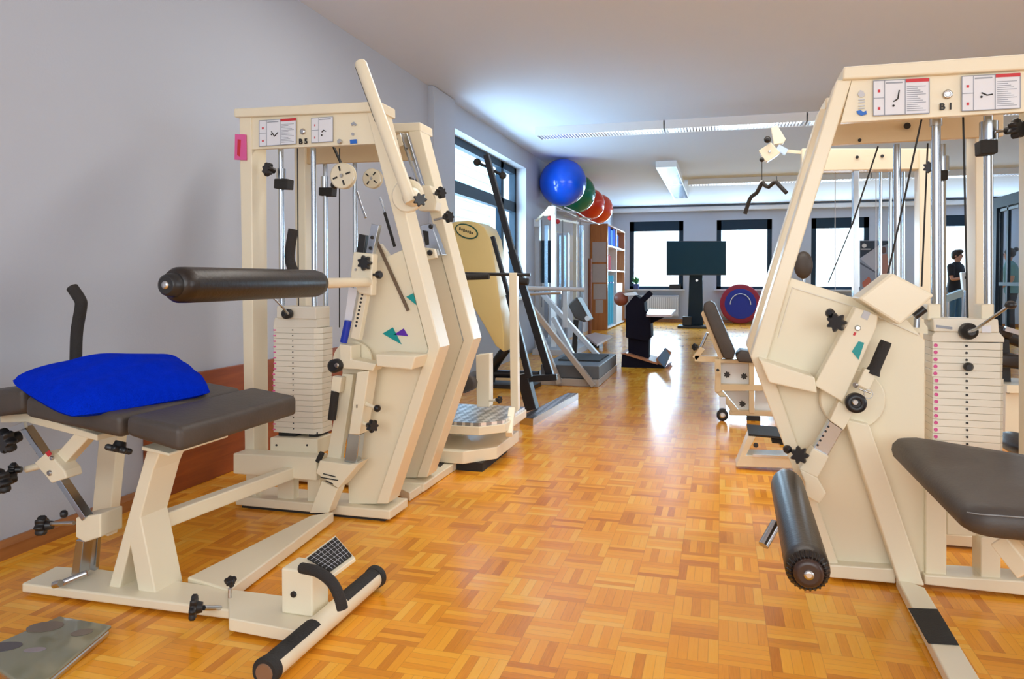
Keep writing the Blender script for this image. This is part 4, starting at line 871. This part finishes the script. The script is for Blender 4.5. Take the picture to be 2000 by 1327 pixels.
o = MB().box(cx0 + .05, cx1 - .02, 17.35, 18.4, .06, 1.0).build('white_filler_box', WHITE, bevel=.02); tag(o, 'plain white box standing in the far half of the wooden cabinet', 'bin')  # plain white box put in for a white patch of unclear make
# ======================= gym balls on their rack =======================
def gym_ball(px, py, r_px, Y, col_, nm, label):
    D = (P(px, py, Y) - Vector((0, 0, EYE))).dot(_F); r = r_px / FPX * D; c = P(px, py, Y); c.z = min(c.z, CH - r - .005); c.x = max(c.x, XL + r + .006)
    m = MB(); rr = []
    for k in range(25):
        t = math.pi * k / 24; q = r * (1 + .0025 * math.cos(40 * t)); s = max(math.sin(t), 1e-3)
        rr.append([c + Vector((q * math.cos(t), q * s * math.cos(a), q * s * math.sin(a))) for a in [2 * math.pi * i / 40 for i in range(40)]])
    m.rings(rr); o = m.build('gym_ball', paint(nm, col_, .18, var=.05, coat=.3)); tag(o, label, 'gym ball', 'gym balls on the wall rack')
    MB().turn(c + Vector((r * .99, 0, 0)), (1, 0, 0), [(0, .02), (.006, .016), (.008, .006)], 12).build('valve_plug', BLACK, o)
    return c, r
bs = [gym_ball(1093, 357, 46, 11.2, (.0, .10, .80), 'blue_ball_vinyl', 'large glossy blue gym ball, nearest on the wall rack'), gym_ball(1125, 378, 38, 12.4, (.0, .24, .13), 'green_ball_vinyl', 'green gym ball half hidden behind the blue one'),
      gym_ball(1150, 399, 31, 13.5, (.85, .05, .02), 'red_ball_vinyl', 'red gym ball directly behind the green one'), gym_ball(1168, 408, 29, 14.6, (.90, .08, .03), 'orange_red_ball_vinyl', 'orange-red gym ball farthest on the wall rack')]
T = thing('ball_rack', (XL + .1, 12.8, 2.2), 'white wall rack of thin bars carrying the four gym balls', 'rack')
z0 = min(c.z - r for c, r in bs)
for dx in (.20, .40): MB().tube([Vector((XL + dx, c.y, c.z - (r * r - (c.x - XL - dx) ** 2) ** .5 - .016)) if abs(c.x - XL - dx) < r else Vector((XL + dx, c.y, c.z)) for c, r in bs], .011, 8).build('support_bar', WHITE, T)
for y in (11.7, 13.0, 14.2): MB().beam((XL + .01, y, 2.22), (XL + .5, y, 2.16), .02, .02).build('bracket', WHITE, T)
# ======================= black stander with wooden wedge base =======================
Yt = 9.25
T = thing('standing_desk_trainer', at(1250, 722, Z=0), 'black upright padded trainer on a wood edged wedge base in the aisle', 'exercise machine'); T['_o'] = list(T.location)
DK = paint('black_fabric_pad', (.008, .007, .016), .8, spec=.15); OR = paint('orange_wood_edge', (.42, .17, .07), .4)
MB().pp([(1213, 722), (1215, 692), (1290, 714), (1300, 722)], Yt, .55).build('wedge_base', DK, T); MB().pp([(1212, 691), (1222, 690), (1284, 709), (1284, 713)], Yt - .03, .62).build('wedge_top', OR, T)
MB().pp([(1210, 721), (1296, 722), (1308, 716), (1300, 725), (1210, 724)], Yt - .05, .62).build('base_edge', OR, T)
MB().pp([(1281, 702), (1300, 680), (1311, 688), (1299, 716), (1284, 712)], Yt + .05, .40).build('foot_stop', OR, T)
MB().pp([(1284, 702), (1299, 679), (1309, 695), (1297, 718)], Yt + .03, .02).build('foot_stop_pad', paint('blue_grey_pad', (.12, .22, .36), .5), T)
MB().pp([(1227, 655), (1268, 655), (1266, 702), (1227, 690)], Yt + .1, .25).build('column', DK, T)
MB().pp([(1222, 598), (1240, 576), (1258, 590), (1259, 606), (1270, 618), (1272, 660), (1262, 668), (1222, 660)], Yt + .05, .35).build('torso_pad', DK, T, bevel=.015)
MB().beam(P(1254, 588, Yt + .1), P(1272, 571, Yt + .1), .08, .07).build('arm_rest', DK, T, bevel=.01)
MB().ball(P(1213, 584, Yt + .1), .09, .12, .09).build('head_pad', paint('red_brown_vinyl', (.28, .08, .05), .4), T)
MB().pp([(1216, 574), (1236, 571), (1242, 577), (1222, 578)], Yt, .3).build('top_shelf', WHITE, T)
zt = P(1262, 610, Yt).z
MB().prism([at(1262, 614, Z=zt), at(1268, 604, Z=zt), at(1320, 605, Z=zt), at(1311, 615, Z=zt)], (0, 0, -.03)).build('tray', paint('pale_tray', (.60, .50, .52), .3), T)
MB().pp([(1262, 617), (1304, 617), (1272, 632)], Yt + .1, .1).build('tray_bracket', DK, T)
# ======================= television =======================
Yv = 17.2
T = thing('television', (P(1360, 640, Yv).x, Yv, 0), 'large switched off flat screen on a black floor stand between the far windows', 'television')
MB().pp([(1302, 471), (1418, 471), (1418, 538), (1302, 538)], Yv, .06).build('screen_housing', paint('dark_teal_bezel', (.008, .03, .05), .35), T, bevel=.006)
MB().pp([(1303.5, 472.5), (1416.5, 472.5), (1416.5, 536), (1303.5, 536)], Yv - .004, .005).build('screen', paint('dark_screen', (.006, .05, .085), .45, spec=.25), T)
MB().pp([(1347, 520), (1372, 520), (1373, 636), (1343, 636)], Yv + .06, .12).build('stand_column', FRAMED, T, bevel=.01)
bx = P(1360, 640, Yv).x; MB().box(bx - .40, bx + .30, Yv - .30, Yv + .35, 0, .05).build('stand_foot', BLACK, T, bevel=.01)
MB().box(bx - .30, bx - .10, Yv - .1, Yv + .2, .05, .25).build('power_box', BLACK, T, bevel=.01)
MB().cyl(P(1361, 548, Yv + .06), P(1361, 548, Yv + .03), .03, 14).build('stand_button', STEEL, T)
# trampoline leaning on the far wall
cT = P(1446, 600, 18.9); nT = Vector((0, -1, .12)).normalized()
T = thing('trampoline', (cT.x, cT.y, 0), 'round blue mini trampoline with red rim leaning against the far wall', 'trampoline')
rT = 38.5 / FPX * (cT - Vector((0, 0, EYE))).dot(_F); cT.z = rT + .01
MB().turn(cT, nT, [(-.03, rT * .96), (-.02, rT), (.02, rT), (.03, rT * .96), (.028, rT * .74)], 48).build('rim_cover', paint('dark_red_cover', (.32, .012, .035), .5), T)
MB().turn(cT + nT * .030, nT, [(0, rT * .77), (.006, rT * .76)], 48).build('jump_mat', paint('royal_blue_mat', (.01, .025, .30), .5), T)
u, w = frame_of(nT); MB().tube([cT + nT * .04 + Vector((math.cos(a) * rT * .5, 0, math.sin(a) * rT * .55 - .02)) for a in [math.radians(k) for k in range(0, 181, 12)]], .010, 8).build('white_arc', WHITE, T)
# sill things
T = thing('potted_plant', (P(1243, 560, 19.25).x, 19.22, FZ0), 'small green plant in a blue pot on the leftmost far window sill', 'plant')
pz = FZ0; pxx = P(1243, 560, 19.25).x
MB().turn((pxx, 19.2, pz), (0, 0, 1), [(0, .06), (.12, .085), (.13, .085), (.125, .07)], 16).build('pot', paint('blue_pot', (.05, .08, .25), .4), T)
m = MB(); LEAF = paint('leaf_green', (.05, .22, .06), .5, var=.3)
for k in range(26):
    a = random.random() * 6.28; e = random.uniform(.05, .16); hh = random.uniform(.05, .22); p = Vector((pxx, 19.2, pz + .12)); q = p + Vector((math.cos(a) * e, math.sin(a) * e * .6, hh)); s = Vector((-math.sin(a), math.cos(a), 0)) * .028
    m.add([p, q - (q - p) * .4 + s, q, q - (q - p) * .4 - s, p], [[0, 1, 2, 3]])
m.build('leaves', LEAF, T)
o = MB().pp([(1307, 556), (1330, 555), (1330, 565), (1307, 565)], 19.19, .08).build('speaker_box', BLACK, bevel=.005); o.location.z += FZ0 - P(1307, 565, 19.19).z; tag(o, 'small black box on the leftmost far window sill', 'box')
# ======================= incline bench =======================
Yi = 6.0
T = thing('incline_bench', (.25, 6.1, 0), 'beige framed incline bench with dark leather backrest right of the aisle', 'bench')
MB().pp([(1373, 605), (1375, 592), (1386, 588), (1396, 594), (1436, 688), (1433, 702), (1419, 703), (1412, 699)], Yi, .30).build('backrest', LEATH, T, bevel=.015, seg=4)
MB().pp([(1369, 613), (1374, 605), (1413, 699), (1405, 704)], Yi + .04, .10).build('backrest_frame', TAN, T, bevel=.004)
MB().pp([(1436, 697), (1446, 685), (1520, 698), (1520, 712), (1443, 708)], Yi, .30).build('seat', LEATH, T, bevel=.012, seg=4)
FR = [((1396, 704), (1408, 704), (1408, 765), (1396, 768)), ((1396, 751), (1520, 753), (1520, 764), (1396, 764)), ((1463, 705), (1473, 705), (1474, 808), (1463, 808)), ((1397, 764), (1410, 764), (1443, 803), (1430, 806)), ((1424, 802), (1560, 806), (1560, 815), (1424, 812)), ((1396, 702), (1500, 704), (1500, 711), (1396, 709))]
for k_, f_ in enumerate(FR): MB().pp(list(f_), Yi + .02 + .003 * k_, .06).build('frame_tube', TAN, T, bevel=.003)
MB().pp([(1408, 709), (1463, 709), (1463, 752), (1408, 752)], Yi + .10, .01).build('white_panel', WHITE, T)
MB().pp([(1413, 764), (1463, 764), (1463, 802), (1444, 802)], Yi + .10, .01).build('white_panel', WHITE, T); MB().pp([(1474, 764), (1540, 764), (1540, 804), (1474, 804)], Yi + .10, .01).build('white_panel', WHITE, T)
MB().beam(P(1357, 700, Yi + .1), P(1404, 702, Yi + .1), .05, .045).build('rear_bar', TAN, T); MB().cyl(P(1361, 696, Yi + .1), P(1382, 650, Yi + .1), .012).build('prop_rod', CHROME, T)
MB().beam(P(1357, 700, Yi + .1), P(1372, 680, Yi + .1), .05, .04).build('prop_socket', TAN, T); star_knob(P(1359, 678, Yi + .08), (-1, -1, 0), .03, T)
for x, y in ((1420, 732), (1453, 735), (1450, 789)): star_knob(P(x, y, Yi + .0), YM, .026, T)
round_knob(P(1402, 723, Yi), YM, .012, T)
MB().beam(P(1411, 775, Yi), P(1411, 812, Yi), .05, .045, YM).build('wheel_strut', CHROME, T)
wc = P(1411, 817, Yi - .05); wc.z = .045; MB().turn(wc, YY, [(-.015, .03), (-.012, .044), (.015, .044), (.018, .03)], 24).build('wheel', RUBBER, T); MB().turn(wc - YY * .015, YM, [(0, .022), (.004, .012)], 14).build('hub', STEEL, T)
MB().box(.2, .3, 6.02, 6.08, 0, .03).build('rubber_foot', RUBBER, T)
# ======================= lat pulldown tower =======================
Yp = 4.65
T = thing('pulldown_machine', (1.3, 4.7, 0), 'cream lat pulldown tower with a hanging black cranked bar, behind the right machines', 'exercise machine')
MB().pp([(1566, 290), (1812, 290), (1812, 330), (1566, 334)], Yp, .10).build('top_beam', CREAM, T, bevel=.004)
MB().pp([(1796, 290), (1818, 290), (1818, 900), (1796, 900)], Yp - .02, .12).build('upright_post', CREAM, T, bevel=.004)
px_ = P(1807, 900, Yp); MB().box(px_.x - .5, px_.x + .2, Yp - .3, Yp + .5, 0, .05).build('floor_frame', CREAM, T); MB().box(px_.x - .035, px_.x + .035, Yp, Yp + .08, .05, px_.z + .02).build('lower_post', CREAM, T)
col(1667, 1678, 332, 780, Yp + .02, CHROME, 'guide_column', T)
for x in (1672, 1720, 1739, 1765): MB().cyl(P(x, 332, Yp + .3), P(x, 700, Yp + .3), .009, 10).build('guide_rod', CHROME, T)
for x in (1631, 1664, 1711): MB().cyl(P(x, 332, Yp + .1), P(x, 620, Yp + .1), .0025, 6).build('steel_cable', GREYM, T)
for x, y in ((1674, 307), (1723, 305)): bolt(P(x, y, Yp - .001), YM, .009, T)
MB().pp([(1482, 294), (1506, 278), (1524, 298), (1520, 302), (1499, 316), (1492, 313)], Yp, .05).build('pulley_plate', CREAM, T, bevel=.003)
MB().pp([(1506, 250), (1518, 244), (1535, 272), (1530, 280), (1512, 282)], Yp + .02, .05).build('pulley_plate', CREAM, T, bevel=.003)
MB().beam(P(1518, 288, Yp + .02), P(1536, 298, Yp + .02), .03, .035).build('chrome_joint', CHROME, T)
MB().beam(P(1532, 295, Yp + .05), P(1585, 300, Yp + .05), .018, .018).build('head_arm', CREAM, T)
for x, y, r in ((1499, 273, .020), (1488, 312, .014)): MB().ball(P(x, y, Yp - .02), r).build('cable_stopper', BLACK, T)
bolt(P(1503, 296, Yp), YM, .008, T, STEEL)
MB().cyl(P(1488, 312, Yp + .02), P(1488, 352, Yp + .02), .0025, 6).build('steel_cable', INK, T)
bar = thing('pulldown_bar', P(1488, 352, Yp), 'black cranked pulldown bar hanging on a cable under the ceiling', 'bar'); bar['_o'] = list(P(1488, 352, Yp))
MB().tube([P(x, y, Yp - .05 + (1487 - x) * .002) for x, y in ((1455, 418), (1464, 390), (1468, 384), (1478, 377), (1484, 366), (1488, 358))], .0115).build('hand_grip', FOAM, bar)
MB().tube([P(x, y, Yp - .05 + (1487 - x) * .002) for x, y in ((1489, 356), (1496, 364), (1501, 366), (1511, 357), (1516, 356), (1536, 377))], .0115).build('hand_grip', FOAM, bar)
MB().tube([P(1484, 363, Yp), P(1487, 353, Yp), P(1492, 357, Yp)], .005).build('hook', STEEL, bar)
m = MB().pp([(1437, 912), (1462, 850), (1478, 850), (1457, 890), (1560, 893), (1560, 916)], 4.45, .16)
m.build('foot_frame', CREAM, T, bevel=.004)
MB().pp([(1462, 848), (1540, 855), (1540, 859), (1462, 852)], 4.45, .30).build('foot_tread', RUBBER, T)
MB().pp([(1470, 888), (1556, 892), (1556, 897), (1470, 893)], 4.44, .01).build('slot', STEEL, T)
round_knob(P(1476, 869, 4.44), YM, .014, T)
MB().pp([(1460, 907), (1560, 912), (1700, 912), (1700, 895), (1560, 895)], 4.5, .1).build('floor_rail', CREAM, T)
MB().pp([(1508, 858), (1540, 862), (1540, 868), (1508, 866)], 4.5, .1).build('foot_pad', RUBBER, T)
# head rest of a seat behind the plate
T = thing('headrest', (P(1568, 520, 5.3).x, 5.3, 0), 'oval dark headrest on a chrome post above the right machine side plate', 'headrest')
MB().ball(P(1569, 518, 5.3), .060, .045, .092).build('cushion', LEATH, T)
MB().cyl(P(1569, 535, 5.33), (P(1569, 535, 5.33).x, 5.33, 0.02), .014).build('post', CHROME, T); p = P(1569, 535, 5.33); MB().box(p.x - .15, p.x + .15, 5.2, 5.45, 0, .02).build('foot', BLACK, T)
# ======================= banner =======================
Yn = 13.2
T = thing('banner_stand', (P(1710, 600, Yn).x, Yn, 0), 'roll-up banner with dark grey triangles and a pale figure photo before the far windows', 'banner')
b0 = MB().pp([(1679, 470), (1743, 470), (1743, 650), (1679, 650)], Yn, .004).build('banner_sheet', paint('grey_blue_print', (.33, .38, .50), .5), T)
for pts, mt_, nm in ((((1680, 471), (1708, 471), (1708, 486), (1680, 504)), paint('slate_print', (.03, .05, .08), .5), 'dark_corner'), (((1715, 471), (1742, 471), (1742, 474), (1715, 484)), paint('slate_print', (.03, .05, .08), .5), 'dark_corner'),
                     (((1680, 512), (1709, 530), (1709, 533), (1680, 516)), paint('grey_line_print', (.12, .14, .2), .5), 'diagonal_line'), (((1680, 505), (1716, 480), (1720, 520), (1709, 530)), paint('pale_print', (.55, .58, .68), .5), 'pale_field')):
    MB().pp(list(pts), Yn - .003, .002).build(nm, mt_, b0)
FL = paint('skin_tone_print', (.50, .26, .22), .5)
MB().prism([P(1726 + 5 * math.cos(a), 489 + 7 * math.sin(a), Yn - .006) for a in [k * .5236 for k in range(12)]], (0, .002, 0)).build('printed_figure', paint('brown_print', (.16, .09, .09), .5), b0)
MB().pp([(1720, 498), (1732, 496), (1737, 520), (1731, 548), (1722, 550), (1718, 522)], Yn - .005, .002).build('printed_figure', FL, b0)
MB().pp([(1684, 552), (1697, 540), (1702, 548), (1693, 562), (1685, 561)], Yn - .005, .002).build('printed_figure', paint('coral_print', (.60, .18, .12), .5), b0)
MB().turn(P(1688, 480, Yn - .003), YM, [(0, .035), (.002, .035)], 20).build('round_logo', WHITE, b0); MB().pp([(1681, 486), (1700, 486), (1700, 488), (1681, 488)], Yn - .005, .002).build('logo_text', WHITE, b0)
pbn = P(1711, 650, Yn); MB().box(pbn.x - .32, pbn.x + .32, Yn - .12, Yn + .12, 0, .08).build('base', GREYM, T); MB().cyl((pbn.x, Yn + .03, .08), (pbn.x, Yn + .03, P(1710, 471, Yn).z), .012, 8).build('support_pole', STEEL, T)
# ======================= dark glazed doorway on the right =======================
XD = 4.0
dr = struct(thing('door_1', (XD, 11.5, 0), 'a', 'a')); del dr['label']; del dr['category']
py = at(1945, 500, X=XD).y; zt = at(1945, 387, X=XD).z
MB().box(XD, XD + .10, py - .0, py + .22, 0, zt).build('door_frame', FRAMED, dr); MB().box(XD, XD + .10, 8.2, py, zt - .16, zt).build('door_head', FRAMED, dr)
MB().box(XD + .02, XD + .06, py - .42, py - .36, 0, zt - .16).build('leaf_stile', FRAMED, dr); MB().box(XD + .02, XD + .06, py - .8, py - .10, zt - .22, zt - .18).build('door_closer', BLACK, dr)
MB().box(XD + .035, XD + .045, 8.3, py - .02, .05, zt - .16).build('door_pane', GLASS, dr)
MB().box(XD - .02, XD + .02, py - 2.4, py - .2, 1.0, 1.05).build('push_bar', FRAMED, dr)
# ======================= people =======================
def person(name, base, face, skel, label, tops, legs, hairc, shirt, trous, shoe=BLACK, bun=False):
    """skel: joints in body space (x = forward, y = left, z = up)"""
    T = thing(name, base, label, 'person'); R = Matrix.Rotation(face, 3, 'Z'); O = Vector(base)
    W_ = lambda p: O + R @ Vector(p)
    def skin(nm, chains, mat):
        vs = []; es = []; rs = []; idx = {}
        for ch in chains:
            prev = None
            for p, r in ch:
                k = tuple(round(c, 4) for c in p)
                if k not in idx: idx[k] = len(vs); vs.append(W_(p) - O); rs.append(r)
                if prev is not None: es.append((prev, idx[k]))
                prev = idx[k]
        me = bpy.data.meshes.new(nm); me.from_pydata(vs, es, []); ob = bpy.data.objects.new(nm, me); SC.collection.objects.link(ob)
        sk = ob.modifiers.new('skin', 'SKIN'); sk.use_smooth_shade = True
        for i, r in enumerate(rs):
            rr_ = r if isinstance(r, tuple) else (r, r); me.skin_vertices[0].data[i].radius = rr_
        me.skin_vertices[0].data[0].use_root = True
        ss = ob.modifiers.new('sub', 'SUBSURF'); ss.levels = 2; ss.render_levels = 2
        bpy.context.view_layer.update()
        me2 = bpy.data.meshes.new_from_object(ob.evaluated_get(bpy.context.evaluated_depsgraph_get())); bpy.data.objects.remove(ob)
        for p in me2.polygons: p.use_smooth = True
        me2.materials.clear(); me2.materials.append(mat); o2 = bpy.data.objects.new(nm, me2); SC.collection.objects.link(o2); o2.parent = T; o2['_o'] = list(base); return o2
    S = skel; h = S['head']
    fingers = []
    for sd_ in ('L', 'R'):
        wr = Vector(S['wr' + sd_]); el = Vector(S['el' + sd_]); d_ = (wr - el).normalized(); sdv = d_.cross(Vector((0, 0, 1))).normalized(); palm = wr + d_ * .07
        for j, (o_, ln_) in enumerate(((-.03, .06), (-.01, .075), (.01, .07), (.03, .055))):
            a_ = palm + sdv * o_; fingers.append([(tuple(wr), .024), (tuple(palm), .030), (tuple(a_ + d_ * .01), .009), (tuple(a_ + d_ * ln_ * .6), .008), (tuple(a_ + d_ * ln_ - Vector((0, 0, .02))), .007)])
        fingers.append([(tuple(wr), .024), (tuple(wr + d_ * .03 + sdv * .04), .010), (tuple(wr + d_ * .065 + sdv * .05), .009)])
    pel, wa, chs, nk = S['pelvis'], S['waist'], S['chest'], S['neck']
    body = [[(pel, (.13, .10)), (wa, (.105, .085)), (chs, (.12, .09)), (nk, .052), ((h[0] - .01, h[1], h[2] - .09), .052), (h, (.075, .09)), ((h[0], h[1], h[2] + .06), (.07, .085)), ((h[0], h[1], h[2] + .10), .04)]]
    for sd_ in ('L', 'R'):
        body.append([(chs, (.12, .09)), (S['sh' + sd_], .055), (S['el' + sd_], .040), (S['wr' + sd_], .026)])
        body.append([(pel, (.13, .10)), (S['hp' + sd_], .082), (S['kn' + sd_], .055), (S['an' + sd_], .038), (S['to' + sd_], .03)])
    skin('body', body + fingers, SKIN)
    hm = MB()
    hw = W_((h[0], h[1], h[2] + .03))
    hm.ball(W_((h[0] + .085, h[1], h[2] + .01)), .016, .016, .022, 10, 8, R); hm.build('nose', SKIN, T)
    for s in (-1, 1):
        MB().ball(W_((h[0] + .078, h[1] + s * .03, h[2] + .035)), .009, .011, .008, 10, 8, R).build('eye', INK, T)
        MB().ball(W_((h[0] - .005, h[1] + s * .082, h[2] + .02)), .018, .010, .028, 10, 8, R).build('ear', SKIN, T)
    MB().ball(W_((h[0] + .080, h[1], h[2] - .035)), .008, .022, .006, 10, 8, R).build('mouth', paint('lip', (.40, .12, .10), .5), T)
    hm = MB().ball(W_((h[0] - .028, h[1], h[2] + .055)), .098, .098, .095, 20, 14, R)
    if bun: hm.ball(W_((h[0] - .12, h[1], h[2] + .12)), .045, .045, .045, 16, 10, R)
    else:
        hm.ball(W_((h[0] + .03, h[1], h[2] + .11)), .07, .08, .045, 16, 10, R); hm.ball(W_((h[0] - .05, h[1], h[2] + .02)), .075, .09, .075, 16, 10, R)
    hm.build('hair', HAIR, T)
    rr_ = []
    for z, dx, rx_, ry_ in ((.83, 0, .125, .165), (.95, 0, .128, .160), (1.05, .01, .125, .152), (1.18, .015, .130, .172), (1.30, .02, .128, .205), (1.37, .025, .105, .200), (1.42, .035, .075, .095), (1.44, .04, .062, .066)):
        rr_.append([W_((dx + rx_ * math.cos(t), ry_ * math.sin(t), z)) for t in [2 * math.pi * k / 20 for k in range(20)]])
    m = MB().rings(rr_)
    for sd_ in ('L', 'R'):
        a_ = Vector(S['sh' + sd_]); b_ = Vector(S['el' + sd_]); m.ball(W_(tuple(a_)), .075, .075, .07, 14, 10); m.tube([W_(tuple(a_)), W_(tuple(a_.lerp(b_, .3))), W_(tuple(a_.lerp(b_, .68)))], [.072, .070, .066], 14)
    m.build('shirt', shirt, T)
    tr = [[((pel[0], pel[1], pel[2] + .05), (.148, .115)), (pel, (.150, .118))]]
    for sd_ in ('L', 'R'): tr.append([(pel, (.150, .118)), (S['hp' + sd_], .098), (S['kn' + sd_], .070), (S['an' + sd_], .055)])
    skin('trousers', tr, trous)
    for sd_ in ('L', 'R'):
        a_ = Vector(S['an' + sd_]); t_ = Vector(S['to' + sd_]); c_ = W_(tuple((a_ + t_) / 2)); c_.z = O.z + .035
        MB().ball(c_, .13, .045, .035, 16, 10, R).build('shoe', shoe, T)
    return T
base_sk = dict(pelvis=(0, 0, .90), waist=(.0, 0, 1.04), chest=(.02, 0, 1.26), neck=(.04, 0, 1.42), head=(.06, 0, 1.54), hpL=(0, .09, .84), hpR=(0, -.09, .84), knL=(.03, .10, .46), knR=(.0, -.10, .46), anL=(0, .11, .08), anR=(-.03, -.11, .08), toL=(.12, .12, .03), toR=(.09, -.12, .03),
               shL=(.02, .19, 1.34), shR=(.02, -.19, 1.34), elL=(.05, .24, 1.08), elR=(.06, -.24, 1.08), wrL=(.27, .14, 1.12), wrR=(.28, -.12, 1.14))
pm = P(1864, 560, 16.9); pm = (pm.x, 16.9, 0)
person('person', pm, math.radians(-40), base_sk, 'person in black t-shirt and blue jeans with dark curly hair, arms bent in front', None, None, HAIR, paint('black_tshirt', (.010, .012, .02), .8), paint('blue_jeans', (.05, .14, .25), .8))
s2 = dict(base_sk); s2.update(elL=(.02, .22, 1.07), elR=(.02, -.22, 1.07), wrL=(.20, .14, .92), wrR=(.20, -.14, .92))
pw = P(1976, 560, 16.2); pw = (pw.x, 16.2, 0)
person('person', pw, math.radians(168), s2, 'person in teal t-shirt with hair in a bun, seen through the glass door', None, None, HAIR, paint('teal_tshirt', (.12, .28, .30), .9), paint('dark_leggings', (.012, .016, .03), .8), bun=True)
# white therapy device between the two people
yq = 16.6
T = thing('therapy_device', (P(1885, 560, yq).x, yq, 0), 'white therapy device on a post beside the person in black', 'device')
def q_(x, y): return P(x, y, yq - .6)
MB().pp([(1878, 532), (1890, 532), (1891, 566), (1882, 568)], yq - .6, .15).build('head_unit', WHITE, T, bevel=.02); MB().pp([(1884, 540), (1888, 540), (1888, 545), (1884, 545)], yq - .605, .01).build('display', INK, T)
p = P(1886, 560, yq - .53); MB().cyl(p, (p.x, p.y, .03), .03).build('post', CHROME, T); MB().box(p.x - .2, p.x + .2, p.y - .2, p.y + .2, 0, .03).build('foot', BLACK, T)
MB().pp([(1836, 570), (1850, 577), (1880, 566), (1880, 580), (1852, 590), (1836, 586)], yq - 1.0, .2).build('side_tray', paint('pale_blue_cover', (.45, .60, .68), .5), T)
p = P(1852, 588, yq - .9); MB().cyl(p, (p.x, p.y, 0), .03).build('tray_post', STEEL, T)
o = MB().pp([(1839, 592), (1860, 592), (1860, 655), (1839, 655)], 17.6, .4).build('storage_cupboard', paint('dark_teal_cupboard', (.04, .09, .10), .5), bevel=.01); tag(o, 'low dark teal cupboard behind the person in black', 'cupboard')
o.location.z -= P(1839, 655, 17.6).z
# dark machine at the right edge
Yk = 5.6
T = thing('curl_machine', (P(1975, 700, Yk).x, Yk, 0), 'dark padded exercise machine at the right edge behind the B 1 stack', 'exercise machine')
MB().pp([(1944, 636), (1975, 640), (1982, 652), (1975, 664), (1944, 660)], Yk, .3).build('upper_pad', BLEATH, T, bevel=.02, seg=4)
MB().pp([(1946, 690), (1990, 694), (2010, 704), (2010, 724), (1950, 718)], Yk - .1, .35).build('lower_pad', BLEATH, T, bevel=.02, seg=4)
MB().cyl(P(1950, 650, Yk + .3), P(2000, 668, Yk + .3), .05).build('roller', BLEATH, T)
MB().beam(P(1962, 642, Yk - .05), P(1996, 652, Yk - .05), .04, .03).build('arm', STEEL, T)
MB().beam(P(1958, 664, Yk + .1), P(1962, 760, Yk + .1), .06, .06).build('column', BLACK, T)
p = P(1962, 745, Yk + .1); MB().box(p.x - .05, p.x + .9, Yk - .1, Yk + .3, p.z - .05, p.z).build('cross_frame', CREAM, T)
MB().box(p.x - .04, p.x + .04, Yk - .05, Yk + .25, 0, p.z - .05).build('leg', CREAM, T); MB().ball(P(1969, 762, Yk - .05), .022).build('round_knob', BLACK, T)
MB().ball(P(1990, 868, 4.2), .075, .2, .05).build('foot_roller', BLEATH, T); p = P(1990, 868, 4.4); MB().cyl(p, (p.x, Yk, p.z), .02).build('roller_axle', CREAM, T)
